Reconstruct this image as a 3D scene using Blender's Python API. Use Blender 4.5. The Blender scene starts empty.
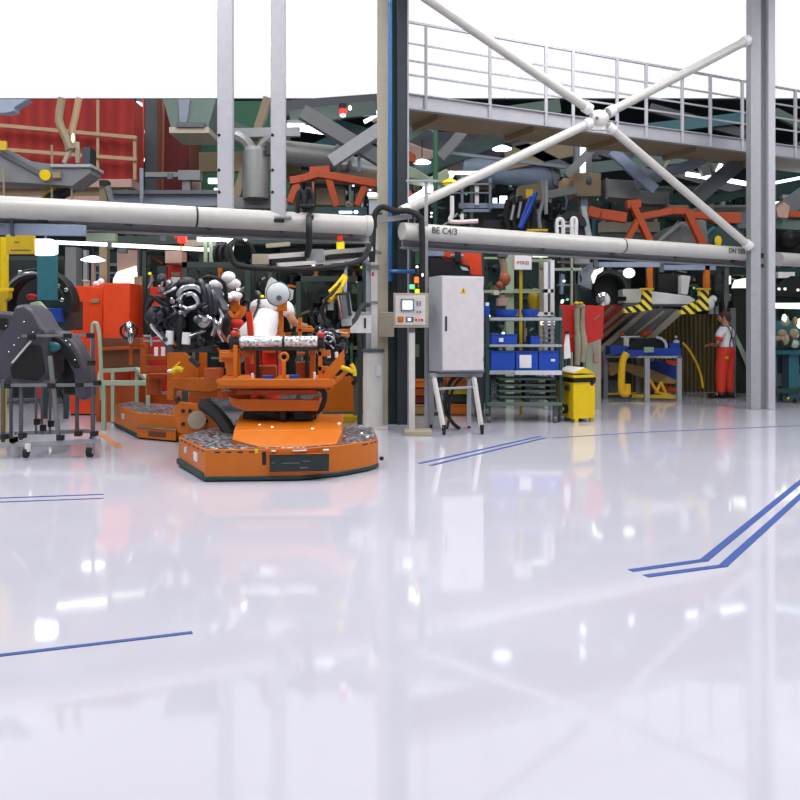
import bpy, bmesh, math, random
from mathutils import Vector, Matrix
random.seed(7)
C = bpy.context.scene.collection
PI = math.pi
F, HY, H = 850.0, 333.0, 1.36      # focal length in pixels of an 800 px frame, horizon row, eye height (m)

def P(x, y, Y):
    return Vector(((x - 400) * Y / F, Y, H - (y - HY) * Y / F))
def FL(x, y):                       # a point of the floor
    return P(x, y, H * F / (y - HY))
def lin(h):
    h = h.lstrip('#'); r = []
    for i in (0, 2, 4):
        c = int(h[i:i+2], 16) / 255
        r.append(c / 12.92 if c <= .04045 else ((c + .055) / 1.055) ** 2.4)
    return (r[0], r[1], r[2], 1)

# ------------------------------------------------------------------ materials
MATS = {}
def mat(name, col, rough=.5, metal=0., emit=0., spec=.5, var=.12, scale=9., bump=0., coat=0.):
    m = bpy.data.materials.new(name); m.use_nodes = True
    nt = m.node_tree; b = nt.nodes['Principled BSDF']
    c = lin(col)
    b.inputs['Base Color'].default_value = c
    b.inputs['Roughness'].default_value = rough
    b.inputs['Metallic'].default_value = metal
    b.inputs['Specular IOR Level'].default_value = spec
    b.inputs['Coat Weight'].default_value = coat
    if emit:
        b.inputs['Emission Color'].default_value = c
        b.inputs['Emission Strength'].default_value = emit
    elif var:
        tc = nt.nodes.new('ShaderNodeTexCoord'); n = nt.nodes.new('ShaderNodeTexNoise')
        n.inputs['Scale'].default_value = scale; n.inputs['Detail'].default_value = 4
        nt.links.new(tc.outputs['Object'], n.inputs['Vector'])
        mx = nt.nodes.new('ShaderNodeMix'); mx.data_type = 'RGBA'
        mx.inputs[6].default_value = tuple(max(0, v * (1 - var)) for v in c[:3]) + (1,)
        mx.inputs[7].default_value = tuple(min(1, v * (1 + var)) for v in c[:3]) + (1,)
        nt.links.new(n.outputs['Fac'], mx.inputs[0]); nt.links.new(mx.outputs[2], b.inputs['Base Color'])
        mr = nt.nodes.new('ShaderNodeMapRange')
        mr.inputs['To Min'].default_value = max(.03, rough - .12); mr.inputs['To Max'].default_value = min(1, rough + .12)
        nt.links.new(n.outputs['Fac'], mr.inputs['Value']); nt.links.new(mr.outputs[0], b.inputs['Roughness'])
        if bump:
            bp = nt.nodes.new('ShaderNodeBump'); bp.inputs['Strength'].default_value = bump
            bp.inputs['Distance'].default_value = .02
            nt.links.new(n.outputs['Fac'], bp.inputs['Height']); nt.links.new(bp.outputs[0], b.inputs['Normal'])
    MATS[name] = m
    return m
for a in [
    ('orange', 'CC6C08', .45), ('orange_dark', 'AC4C0A', .5), ('orange_red', 'E2471A', .4), ('hanger', 'AE4416', .5),
    ('red', 'C4281F', .45), ('maroon', '6E1F20', .6), ('redwall', 'A82A20', .6), ('workred', 'D83A28', .8),
    ('white', 'E6E6E6', .45), ('offwhite', 'D4D2CC', .4), ('cabinet', 'D6D0D2', .42), ('cabside', 'A6ACB6', .42),
    ('pipe', 'C6C4BE', .33), ('post', 'B6B6BC', .45), ('beige', 'ACA490', .5), ('tan', '8E7E62', .55), ('tanrail', 'AC8E6C', .5),
    ('grey', '75787A', .45), ('greyl', 'A0A4A8', .4), ('greyd', '55595E', .5), ('bluegrey', '7C8490', .45), ('paleblue', '8C9AAE', .45),
    ('channel', '96989A', .5), ('black', '141517', .5), ('rubber', '1C1D1E', .75), ('dashgrey', '4A4852', .42),
    ('tealdark', '20403E', .5), ('teal', '2A6470', .4), ('greend', '1E2C27', .6), ('green', '2F6A4C', .5), ('palegreen', 'A0B096', .5),
    ('steelgreen', '5C7068', .5), ('stationpost', '36443F', .5), ('blue', '1440A0', .4), ('bluebin', '1848B0', .38), ('bluepipe', '2C68A8', .35), ('bluetape', '2C4F98', .4),
    ('yellow', 'E6C40C', .38), ('yellowd', 'C8A818', .45), ('hose_yellow', 'E4B414', .4), ('wood', 'A98A58', .7),
    ('skin', 'C08A6C', .6), ('hair', '4A3A2E', .8), ('shirt', 'ECECEC', .85), ('glove', 'D8902C', .7), ('strap', '232838', .7),
    ('pink', 'B49488', .6), ('curtain', '4E4426', .8), ('copper', 'A0583C', .4), ('cloth', '9A927C', .85), ('bagblack', '17181A', .28),
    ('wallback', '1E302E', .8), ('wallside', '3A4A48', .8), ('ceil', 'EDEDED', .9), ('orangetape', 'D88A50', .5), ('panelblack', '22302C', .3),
    ('plastic', 'C8CCD0', .4), ('rust', '6E4028', .7)]:
    mat(*a)
for a in [('chrome', 'C8CCD2', .18, 1.), ('steel', 'A2A6AA', .34, .9), ('aluminium', 'D0D2D6', .3, .8), ('duct', '8A8C8A', .4, .5),
          ('darksteel', '4A4E54', .4, .8), ('gunmetal', '2E3136', .32, .7)]:
    mat(*a)
mat('lamp', 'F4F8FF', emit=7.); mat('lampblue', 'D8ECFF', emit=5.); mat('screen', 'EEF2FF', emit=1.6)
mat('lampamber', 'FF7A30', emit=1.6); mat('lampgreen', '70E8A8', emit=1.4); mat('lampyellow', 'F8E020', emit=1.2); mat('lampred', 'F03828', emit=1.3)
mat('lampwarm', 'F8FFE8', emit=2.2); mat('added_glow', 'FAFAFF', emit=1.85)
MATS['orange'].node_tree.nodes['Principled BSDF'].inputs['Coat Weight'].default_value = .08

def hazard():
    m = bpy.data.materials.new('hazard'); m.use_nodes = True; nt = m.node_tree; b = nt.nodes['Principled BSDF']
    tc = nt.nodes.new('ShaderNodeTexCoord'); mp = nt.nodes.new('ShaderNodeMapping'); w = nt.nodes.new('ShaderNodeTexWave')
    mp.inputs['Rotation'].default_value = (0, PI / 4, 0)
    w.inputs['Scale'].default_value = 2.6; w.inputs['Distortion'].default_value = 0
    r = nt.nodes.new('ShaderNodeValToRGB'); r.color_ramp.interpolation = 'CONSTANT'
    r.color_ramp.elements[0].color = lin('1A1A16'); r.color_ramp.elements[1].position = .45; r.color_ramp.elements[1].color = lin('F0DC3C')
    nt.links.new(tc.outputs['Object'], mp.inputs[0]); nt.links.new(mp.outputs[0], w.inputs[0]); nt.links.new(w.outputs['Fac'], r.inputs[0])
    nt.links.new(r.outputs[0], b.inputs['Base Color']); b.inputs['Roughness'].default_value = .5
    MATS['hazard'] = m
hazard()
def ribbed(name, c0, c1, scale, rough=.7, axis='X', metal=0., bumpd=.03):
    m = bpy.data.materials.new(name); m.use_nodes = True; nt = m.node_tree; b = nt.nodes['Principled BSDF']
    tc = nt.nodes.new('ShaderNodeTexCoord'); w = nt.nodes.new('ShaderNodeTexWave'); w.bands_direction = axis
    w.inputs['Scale'].default_value = scale; w.inputs['Distortion'].default_value = .3
    r = nt.nodes.new('ShaderNodeValToRGB'); r.color_ramp.elements[0].color = lin(c0); r.color_ramp.elements[1].color = lin(c1)
    bp = nt.nodes.new('ShaderNodeBump'); bp.inputs['Distance'].default_value = bumpd
    nt.links.new(tc.outputs['Object'], w.inputs[0]); nt.links.new(w.outputs['Fac'], r.inputs[0]); nt.links.new(r.outputs[0], b.inputs['Base Color'])
    nt.links.new(w.outputs['Fac'], bp.inputs['Height']); nt.links.new(bp.outputs[0], b.inputs['Normal'])
    b.inputs['Roughness'].default_value = rough; b.inputs['Metallic'].default_value = metal
    MATS[name] = m
ribbed('curtain', '3A3018', '6E6034', 3.2)
ribbed('redrib', '8E1C16', 'A4241C', 1.2, bumpd=.02)
def plate(name='plate', sc=22, c0='F4F4FA', c1='5C5A66', metal=.4):
    m = bpy.data.materials.new(name); m.use_nodes = True; nt = m.node_tree; b = nt.nodes['Principled BSDF']
    tc = nt.nodes.new('ShaderNodeTexCoord'); v = nt.nodes.new('ShaderNodeTexVoronoi'); v.inputs['Scale'].default_value = sc
    n = nt.nodes.new('ShaderNodeTexNoise'); n.inputs['Scale'].default_value = 7
    r = nt.nodes.new('ShaderNodeValToRGB'); r.color_ramp.elements[0].color = lin(c0); r.color_ramp.elements[0].position = .22
    r.color_ramp.elements[1].color = lin(c1); r.color_ramp.elements[1].position = .5
    mx = nt.nodes.new('ShaderNodeMix'); mx.data_type = 'RGBA'; mx.blend_type = 'MULTIPLY'; mx.inputs[0].default_value = .5
    nt.links.new(tc.outputs['Object'], v.inputs['Vector']); nt.links.new(tc.outputs['Object'], n.inputs['Vector'])
    nt.links.new(v.outputs['Distance'], r.inputs[0]); nt.links.new(r.outputs[0], mx.inputs[6]); nt.links.new(n.outputs['Fac'], mx.inputs[7])
    nt.links.new(mx.outputs[2], b.inputs['Base Color'])
    bp = nt.nodes.new('ShaderNodeBump'); bp.inputs['Distance'].default_value = .01
    nt.links.new(v.outputs['Distance'], bp.inputs['Height']); nt.links.new(bp.outputs[0], b.inputs['Normal'])
    b.inputs['Roughness'].default_value = .35; b.inputs['Metallic'].default_value = metal
    MATS[name] = m
plate(); plate('sill', 30, '9A98A0', 'FFFFFF', .7)
def floor_mat():
    m = bpy.data.materials.new('epoxy_floor'); m.use_nodes = True; nt = m.node_tree; b = nt.nodes['Principled BSDF']
    tc = nt.nodes.new('ShaderNodeTexCoord'); n = nt.nodes.new('ShaderNodeTexNoise'); n.inputs['Scale'].default_value = .35
    n.inputs['Detail'].default_value = 3
    r = nt.nodes.new('ShaderNodeValToRGB'); r.color_ramp.elements[0].position = .35; r.color_ramp.elements[1].position = .7
    r.color_ramp.elements[0].color = lin('C4C3CE'); r.color_ramp.elements[1].color = lin('CECDD8')
    n2 = nt.nodes.new('ShaderNodeTexNoise'); n2.inputs['Scale'].default_value = 240; n2.inputs['Detail'].default_value = 2
    mx = nt.nodes.new('ShaderNodeMix'); mx.data_type = 'RGBA'; mx.blend_type = 'OVERLAY'; mx.inputs[0].default_value = .12
    n3 = nt.nodes.new('ShaderNodeTexNoise'); n3.inputs['Scale'].default_value = 2.2; n3.inputs['Detail'].default_value = 1
    bp = nt.nodes.new('ShaderNodeBump'); bp.inputs['Strength'].default_value = .05; bp.inputs['Distance'].default_value = .01
    L = nt.links.new
    L(tc.outputs['Object'], n.inputs['Vector']); L(tc.outputs['Object'], n2.inputs['Vector']); L(tc.outputs['Object'], n3.inputs['Vector'])
    L(n.outputs['Fac'], r.inputs[0]); L(r.outputs[0], mx.inputs[6]); L(n2.outputs['Color'], mx.inputs[7]); L(mx.outputs[2], b.inputs['Base Color'])
    L(n3.outputs['Fac'], bp.inputs['Height']); L(bp.outputs[0], b.inputs['Normal'])
    b.inputs['Roughness'].default_value = .055; b.inputs['Specular IOR Level'].default_value = .5
    MATS['epoxy_floor'] = m
floor_mat()

# ------------------------------------------------------------------ shapes: each is a function that adds to a bmesh
def V3(p):
    return p if isinstance(p, Vector) else P(*p)
def quadbox(bm, co):
    v = [bm.verts.new(c) for c in co]
    for f in ((0, 3, 2, 1), (4, 5, 6, 7), (0, 1, 5, 4), (1, 2, 6, 5), (2, 3, 7, 6), (3, 0, 4, 7)):
        bm.faces.new([v[i] for i in f])
def BX(x0, x1, y0, y1, z0, z1):                      # a box in metres
    return lambda bm: quadbox(bm, [Vector(c) for c in ((x0,y0,z0),(x1,y0,z0),(x1,y1,z0),(x0,y1,z0),(x0,y0,z1),(x1,y0,z1),(x1,y1,z1),(x0,y1,z1))])
def B(x0, y0, x1, y1, Y, d):                         # a box whose front spans those pixels at depth Y
    a = P(x0, y1, Y); b = P(x1, y0, Y)
    return BX(a.x, b.x, Y, Y + d, a.z, b.z)
def BF(x0, y0, x1, Y, d):                            # the same, standing on the floor
    a = P(x0, y0, Y); b = P(x1, y0, Y)
    return BX(a.x, b.x, Y, Y + d, 0, a.z)
def CY(p, q, r, r2=None, n=14):
    p, q = V3(p), V3(q); r2 = r if r2 is None else r2
    def f(bm):
        d = q - p; L = d.length
        M = Matrix.Translation((p + q) / 2) @ d.to_track_quat('Z', 'Y').to_matrix().to_4x4()
        bmesh.ops.create_cone(bm, cap_ends=True, segments=n, radius1=r, radius2=r2, depth=L, matrix=M)
    return f
def BM(p, q, w, h):                                  # a bar of w x h section
    p, q = V3(p), V3(q)
    def f(bm):
        d = (q - p).normalized(); up = Vector((0, 0, 1)) if abs(d.z) < .99 else Vector((0, 1, 0))
        s = d.cross(up).normalized(); u = s.cross(d).normalized()
        co = []
        for c in (p, q):
            for a, b in ((-1, -1), (1, -1), (1, 1), (-1, 1)): co.append(c + s * a * w / 2 + u * b * h / 2)
        quadbox(bm, co)
    return f
def smooth_pts(pts, k=5):
    if len(pts) < 3: return pts
    q = [pts[0]] + pts + [pts[-1]]; out = []
    for i in range(1, len(q) - 2):
        for j in range(k):
            t = j / k; a, b, c, d = q[i-1:i+3]
            out.append(.5 * ((2*b) + (c-a)*t + (2*a-5*b+4*c-d)*t*t + (3*b-a-3*c+d)*t**3))
    out.append(pts[-1]); return out
def T(r, *pts, k=5, n=8):                            # a tube through points
    pts = smooth_pts([V3(p) for p in pts], k)
    def f(bm):
        rings = []; prev = None
        for i, p in enumerate(pts):
            d = (pts[min(i+1, len(pts)-1)] - pts[max(i-1, 0)]).normalized()
            u = (prev or (Vector((0,0,1)) if abs(d.z) < .9 else Vector((1,0,0))))
            s = d.cross(u).normalized(); u = s.cross(d).normalized(); prev = u
            rr = r[min(i * len(r) // len(pts), len(r)-1)] if isinstance(r, (list, tuple)) else r
            rings.append([bm.verts.new(p + (s*math.cos(a) + u*math.sin(a)) * rr) for a in [2*PI*j/n for j in range(n)]])
        for a, b in zip(rings, rings[1:]):
            for j in range(n): bm.faces.new((a[j], a[(j+1)%n], b[(j+1)%n], b[j]))
        bm.faces.new(rings[0][::-1]); bm.faces.new(rings[-1])
    return f
def PZ(Y, d, *pts):                                  # an outline in the facing plane, d thick
    w = [P(x, y, Y) for x, y in pts]
    def f(bm):
        a = [bm.verts.new(p) for p in w]; b = [bm.verts.new(p + Vector((0, d, 0))) for p in w]
        n = len(a); bm.faces.new(a); bm.faces.new(b[::-1])
        for i in range(n): bm.faces.new((a[i], b[i], b[(i+1)%n], a[(i+1)%n]))
    return f
def PL(z0, z1, *pts):                                # a plan outline in metres, z0 to z1
    def f(bm):
        a = [bm.verts.new((p[0], p[1], z0)) for p in pts]
        b = [bm.verts.new((p[0], p[1], (p[2] if isinstance(p, tuple) and len(p) > 2 else z1))) for p in pts]
        n = len(a); bm.faces.new(a); bm.faces.new(b[::-1])
        for i in range(n): bm.faces.new((a[i], b[i], b[(i+1)%n], a[(i+1)%n]))
    return f
def XY(x, Y): return ((x - 400) * Y / F, Y)
def EL(p, rx, ry, rz, n=14):
    p = V3(p)
    return lambda bm: bmesh.ops.create_uvsphere(bm, u_segments=n, v_segments=max(6, n*2//3), radius=1,
        matrix=Matrix.Translation(p) @ Matrix.Diagonal((rx, ry, rz, 1)))
def LA(p, axis, prof, n=18):                         # lathe: prof = [(radius, along)] around axis from p
    p = V3(p); q = Vector(axis).to_track_quat('Z', 'Y')
    def f(bm):
        rings = [[bm.verts.new(p + q @ Vector((r*math.cos(2*PI*j/n), r*math.sin(2*PI*j/n), z))) for j in range(n)] for r, z in prof]
        for a, b in zip(rings, rings[1:]):
            for j in range(n): bm.faces.new((a[j], a[(j+1)%n], b[(j+1)%n], b[j]))
        bm.faces.new(rings[0][::-1]); bm.faces.new(rings[-1])
    return f
def TO(p, axis, R, r, n=20, m=8):                    # a ring
    p = V3(p); q = Vector(axis).to_track_quat('Z', 'Y')
    def f(bm):
        g = [[bm.verts.new(p + q @ Vector(((R+r*math.cos(2*PI*j/m))*math.cos(2*PI*i/n), (R+r*math.cos(2*PI*j/m))*math.sin(2*PI*i/n), r*math.sin(2*PI*j/m)))) for j in range(m)] for i in range(n)]
        for i in range(n):
            for j in range(m): bm.faces.new((g[i][j], g[(i+1)%n][j], g[(i+1)%n][(j+1)%m], g[i][(j+1)%m]))
    return f

# ------------------------------------------------------------------ objects
def mesh(name, material, shapes, org=Vector((0,0,0)), parent=None, bevel=.004, smooth=True, sub=0):
    bm = bmesh.new()
    for s in (shapes if isinstance(shapes, (list, tuple)) else [shapes]): s(bm)
    bmesh.ops.recalc_face_normals(bm, faces=bm.faces)
    bmesh.ops.translate(bm, vec=-org, verts=bm.verts)
    me = bpy.data.meshes.new(name); bm.to_mesh(me); bm.free()
    me.materials.append(MATS[material])
    o = bpy.data.objects.new(name, me); C.objects.link(o)
    if parent: o.parent = parent
    if smooth:
        me.shade_smooth()
        me.set_sharp_from_angle(angle=math.radians(38))
    if bevel:
        b = o.modifiers.new('bevel', 'BEVEL'); b.width = bevel; b.segments = 2; b.limit_method = 'ANGLE'; b.angle_limit = math.radians(50)
        b.harden_normals = False
    if sub:
        s = o.modifiers.new('sub', 'SUBSURF'); s.levels = s.render_levels = sub
    return o
def tag(o, label, cat, group=None):
    o['label'] = label; o['category'] = cat
    if group: o['group'] = group
    return o
KEEP = set('cylinder_cover air_cleaner tub rim body casting caster scissor_lift lower_frame top_plate housing base_frame liner key_pad spring caption block cover grip stop_switch gusset hub disc mount frame stand base mast fork sump caliper reflector arch_liner striped_arm rotary_switch handle pulley shade bundle mass load deck chain'.split())
def bounds(shapes):
    bm = bmesh.new()
    for s in shapes: s(bm)
    xs = [v.co.copy() for v in bm.verts]; bm.free()
    return (Vector((min(v.x for v in xs), min(v.y for v in xs), min(v.z for v in xs))), Vector((max(v.x for v in xs), max(v.y for v in xs), max(v.z for v in xs))))
def one(name, label, cat, material, shapes, group=None, kind=None, **k):       # a thing that is one mesh
    shapes = shapes if isinstance(shapes, (list, tuple)) else [shapes]
    a, b = bounds(shapes); org = Vector(((a.x+b.x)/2, (a.y+b.y)/2, a.z))
    o = mesh(name, material, shapes, org, **k); o.location = org
    return tag(o, label, cat, group)
def thing(name, label, cat, parts, group=None, org=None, **k):                 # parts: (name, material, shapes[, subparts][, label])
    al = []
    for p in parts: al += p[2] if isinstance(p[2], (list, tuple)) else [p[2]]
    if org is None:
        a, b = bounds(al); org = Vector(((a.x+b.x)/2, (a.y+b.y)/2, a.z))
    root = bpy.data.objects.new(name, None); C.objects.link(root); root.location = org; root.empty_display_size = .1
    tag(root, label, cat, group)
    for p in parts:
        if isinstance(p[2], list) and len(p[2]) > 1 and p[0] not in KEEP:      # every separate piece is a part of its own
            for sh in p[2][1:]:
                q = mesh(p[0], p[1], sh, org, root, **k)
                for e in p[3:]:
                    if isinstance(e, str): q['label'] = e
            p = (p[0], p[1], p[2][0]) + tuple(p[3:])
        o = mesh(p[0], p[1], p[2], org, root, **k)
        for e in p[3:]:
            if isinstance(e, str): o['label'] = e
            else:
                for s in e:
                    so = mesh(s[0], s[1], s[2], org, o, **k)
                    if len(s) > 3: so['label'] = s[3]
    return root
def struct(name, material, shapes, parent=None, **k):
    o = mesh(name, material, shapes, parent=parent, **k)
    if not parent: o['kind'] = 'structure'
    return o
def dup(root, dx, dy, dz=0, rz=0, label=None, group=None):
    r = root.copy(); C.objects.link(r); r.location = root.location + Vector((dx, dy, dz)); r.rotation_euler.z = root.rotation_euler.z + rz
    if label: r['label'] = label
    if group: r['group'] = group
    for ch in list(root.children):
        c = ch.copy(); C.objects.link(c); c.parent = r
        for g in ch.children:
            d = g.copy(); C.objects.link(d); d.parent = c
    return r
def text(s, name, p, size, material, parent, org, rot=(PI/2, 0, 0), ext=.001):
    cu = bpy.data.curves.new(name, 'FONT'); cu.body = s; cu.size = size; cu.extrude = ext; cu.offset = size * .02; cu.align_x = 'CENTER'; cu.align_y = 'CENTER'
    cu.materials.append(MATS[material])
    t = bpy.data.objects.new(name, cu); C.objects.link(t)
    me = bpy.data.meshes.new_from_object(t.evaluated_get(bpy.context.evaluated_depsgraph_get())); me.name = name
    bpy.data.objects.remove(t); o = bpy.data.objects.new(name, me); C.objects.link(o)
    if not me.materials: me.materials.append(MATS[material])
    o.location = V3(p) - org; o.rotation_euler = rot; o.parent = parent
    return o

# ================================================================== THE SETTING
struct('floor', 'epoxy_floor', BX(-22, 22, -8, 26, -.2, 0), bevel=0, smooth=False)
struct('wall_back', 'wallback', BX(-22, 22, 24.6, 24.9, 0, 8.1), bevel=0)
struct('wall_left', 'wallside', BX(-20.3, -20, -8, 24.6, 0, 8.1), bevel=0)
struct('wall_right', 'wallside', BX(20, 20.3, -8, 24.6, 0, 8.1), bevel=0)
struct('ceiling', 'ceil', BX(-22, 22, 4, 24.6, 8.1, 8.3), bevel=0)

# ================================================================== FLOOR TAPE
def tape(label, pts, wpx, material='bluetape', name='floor_tape', z=.003):
    v = [FL(x, y) for x, y in pts]; sh = []
    for n_, (a, b) in enumerate(zip(v, v[1:])):
        d = (b - a).normalized(); w = wpx
        n = Vector((-d.y, d.x, 0)) * w / 2; e = d * w * .35
        sh.append(lambda bm, a=a-e, b=b+e, n=n, k_=n_: quadbox(bm, [c + Vector((0,0,zz)) for zz in (.0004 + .0003*k_, z + .0008*k_) for c in (a-n, b-n, b+n, a+n)]))
    return one(name, label, 'floor tape', material, sh, bevel=0, smooth=False)
tape('single blue tape line on the glossy floor, closest to the camera', [(-20, 658), (190, 633)], .03)
tape('far one of two short blue lines in front of the dashboard trolley', [(-20, 499), (102, 494.5)], .03)
tape('near one of two short blue lines in front of the dashboard trolley', [(-20, 503), (102, 498.5)], .03)
tape('upper of the two slanting blue lines in front of the grey electrical cabinet', [(420, 463.5), (540, 436.5)], .045)
tape('lower of the two slanting blue lines in front of the grey electrical cabinet', [(431, 465.5), (545, 438)], .045)
tape('outer bent blue tape line on the open floor, its long arm passing farther off', [(633, 570.5), (704, 560.5), (815, 470)], .05)
tape('inner bent blue tape line on the open floor, nearer the camera than its twin', [(648, 576), (723, 566), (815, 483)], .05)
tape('thin blue line crossing the floor from yellow bin past the steel column', [(553, 438), (640, 432.5), (815, 425)], .035)
tape('orange tape line on the floor beside the dashboard trolley', [(88, 428), (103, 436), (120, 448)], .07, 'orangetape')

# ================================================================== FRONT AGV
A = [(-1.78, 7.75), (-.92, 7.81), (-.57, 8.03), (-.30, 8.36), (-.22, 8.56), (-.3, 9.5), (-2.1, 9.5), (-2.27, 8.72)]
def scale_poly(p, s, c=None):
    cx = sum(q[0] for q in p)/len(p); cy = sum(q[1] for q in p)/len(p)
    return [(cx + (q[0]-cx)*s, cy + (q[1]-cy)*s) for q in p]
def along(p, q, t): return Vector((p[0] + (q[0]-p[0])*t, p[1] + (q[1]-p[1])*t, 0))
def slotbox(p, q, t0, t1, z0, z1, out=.004, deep=.03):     # a thin plate lying on the wall p-q
    a, b = along(p, q, t0), along(p, q, t1); d = (b-a).normalized(); n = Vector((d.y, -d.x, 0))
    return lambda bm: quadbox(bm, [c + Vector((0,0,z)) for z in (z0, z1) for c in (a+n*out, b+n*out, b-n*deep, a-n*deep)])
slots = [slotbox(A[7], A[0], t, t+.09, .265, .283) for t in (.08, .24, .4, .56, .72, .88)]
slots += [slotbox(A[0], A[1], t, t+.06, .262, .28) for t in (.1, .22, .34, .46)]
slots += [slotbox(A[2], A[3], .75, .95, .262, .28), slotbox(A[3], A[4], .1, .4, .262, .28), slotbox(A[3], A[4], .55, .85, .262, .28)]
agv_o = Vector((-1.2, 8.6, 0))
agv = thing('guided_vehicle', 'large orange floor vehicle in front with dark screen panel on its nose', 'vehicle', [
    ('chassis', 'orange', PL(.045, .30, *A)),
    ('bumper', 'tealdark', [PL(.012, .05, *scale_poly(A, 1.008)), BM((A[7][0]-.02 and Vector((A[7][0]+.0, A[7][1]+.0, .05))), Vector((A[0][0]+.0, A[0][1]+.03, .05)), .05, .06)]),
    ('tread_plate', 'plate', PL(.30, .308, *scale_poly(A, .985)), 'speckled grey metal tread plate'),
    ('housing', 'orange', [PL(.30, .42, (-1.62, 8.28, .415), (-.57, 8.28, .415), (-.62, 9.3, .47), (-1.75, 9.3, .47)),
                           PL(.30, .42, (-1.27, 7.80, .318), (-.92, 7.83, .318), (-.60, 8.02, .318), (-.56, 8.29, .414), (-1.62, 8.29, .414), (-1.60, 8.1, .35))]),
    ('front_panel', 'panelblack', slotbox(XY(270, 7.79), XY(329, 7.86), 0, 1, .09, .245, .03), [
        ('panel_frame', 'orange_dark', [slotbox(XY(268.5, 7.79), XY(330.5, 7.86), 0, 1, .245, .252, .034), slotbox(XY(268.5, 7.79), XY(330.5, 7.86), 0, 1, .082, .09, .034)]),
        ('caption', 'grey', [slotbox(XY(270, 7.79), XY(329, 7.86), .2, .5, .165, .171, .033), slotbox(XY(270, 7.79), XY(329, 7.86), .55, .68, .18, .186, .033),
                             slotbox(XY(270, 7.79), XY(329, 7.86), .02, .08, .17, .176, .033), slotbox(XY(270, 7.79), XY(329, 7.86), .5, .64, .12, .128, .033)])]),
    ('corner_slot', 'black', slots),
    ('side_slot', 'black', slotbox(A[0], A[1], .60, .645, .15, .275, .006)),
    ('warning_label', 'white', slotbox(A[7], A[0], .6, .74, .14, .23, .005)),
    ('round_label', 'plastic', CY(along(A[7], A[0], .3) + Vector((.02, .02, .2)), along(A[7], A[0], .3) + Vector((-.006, -.004, .2)), .035)),
    ('status_strip', 'plastic', [slotbox(XY(270, 7.79), XY(329, 7.86), a, b, .275, .285, .03) for a, b in ((.02, .1), (.38, .62), (.9, 1.0))]),
    ('stop_switch', 'yellow', [CY(Vector((-1.3, 7.86, .30)), Vector((-1.3, 7.86, .325)), .02), BX(-1.33, -1.3, 7.775, 7.79, .255, .30)]),
    ('indicator_stud', 'lampwarm', [EL(Vector((x, y, z)), .014, .014, .008, 8) for x, y, z in ((-1.27, 8.45, .425), (-.86, 8.35, .42), (-.62, 8.65, .44), (-1.42, 8.6, .43), (-.33, 8.6, .31), (-.4, 8.9, .31))]),
    ('corner_knob', 'black', CY(Vector((-.20, 8.55, .1)), Vector((-.17, 8.53, .1)), .02)),
    ('drive_wheel', 'rubber', [CY(Vector((x, y-.05, .06)), Vector((x, y+.05, .06)), .06) for x, y in ((-1.7, 8.2), (-.6, 8.5), (-1.7, 9.2), (-.7, 9.2))]),
], org=agv_o, bevel=.008)

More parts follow.
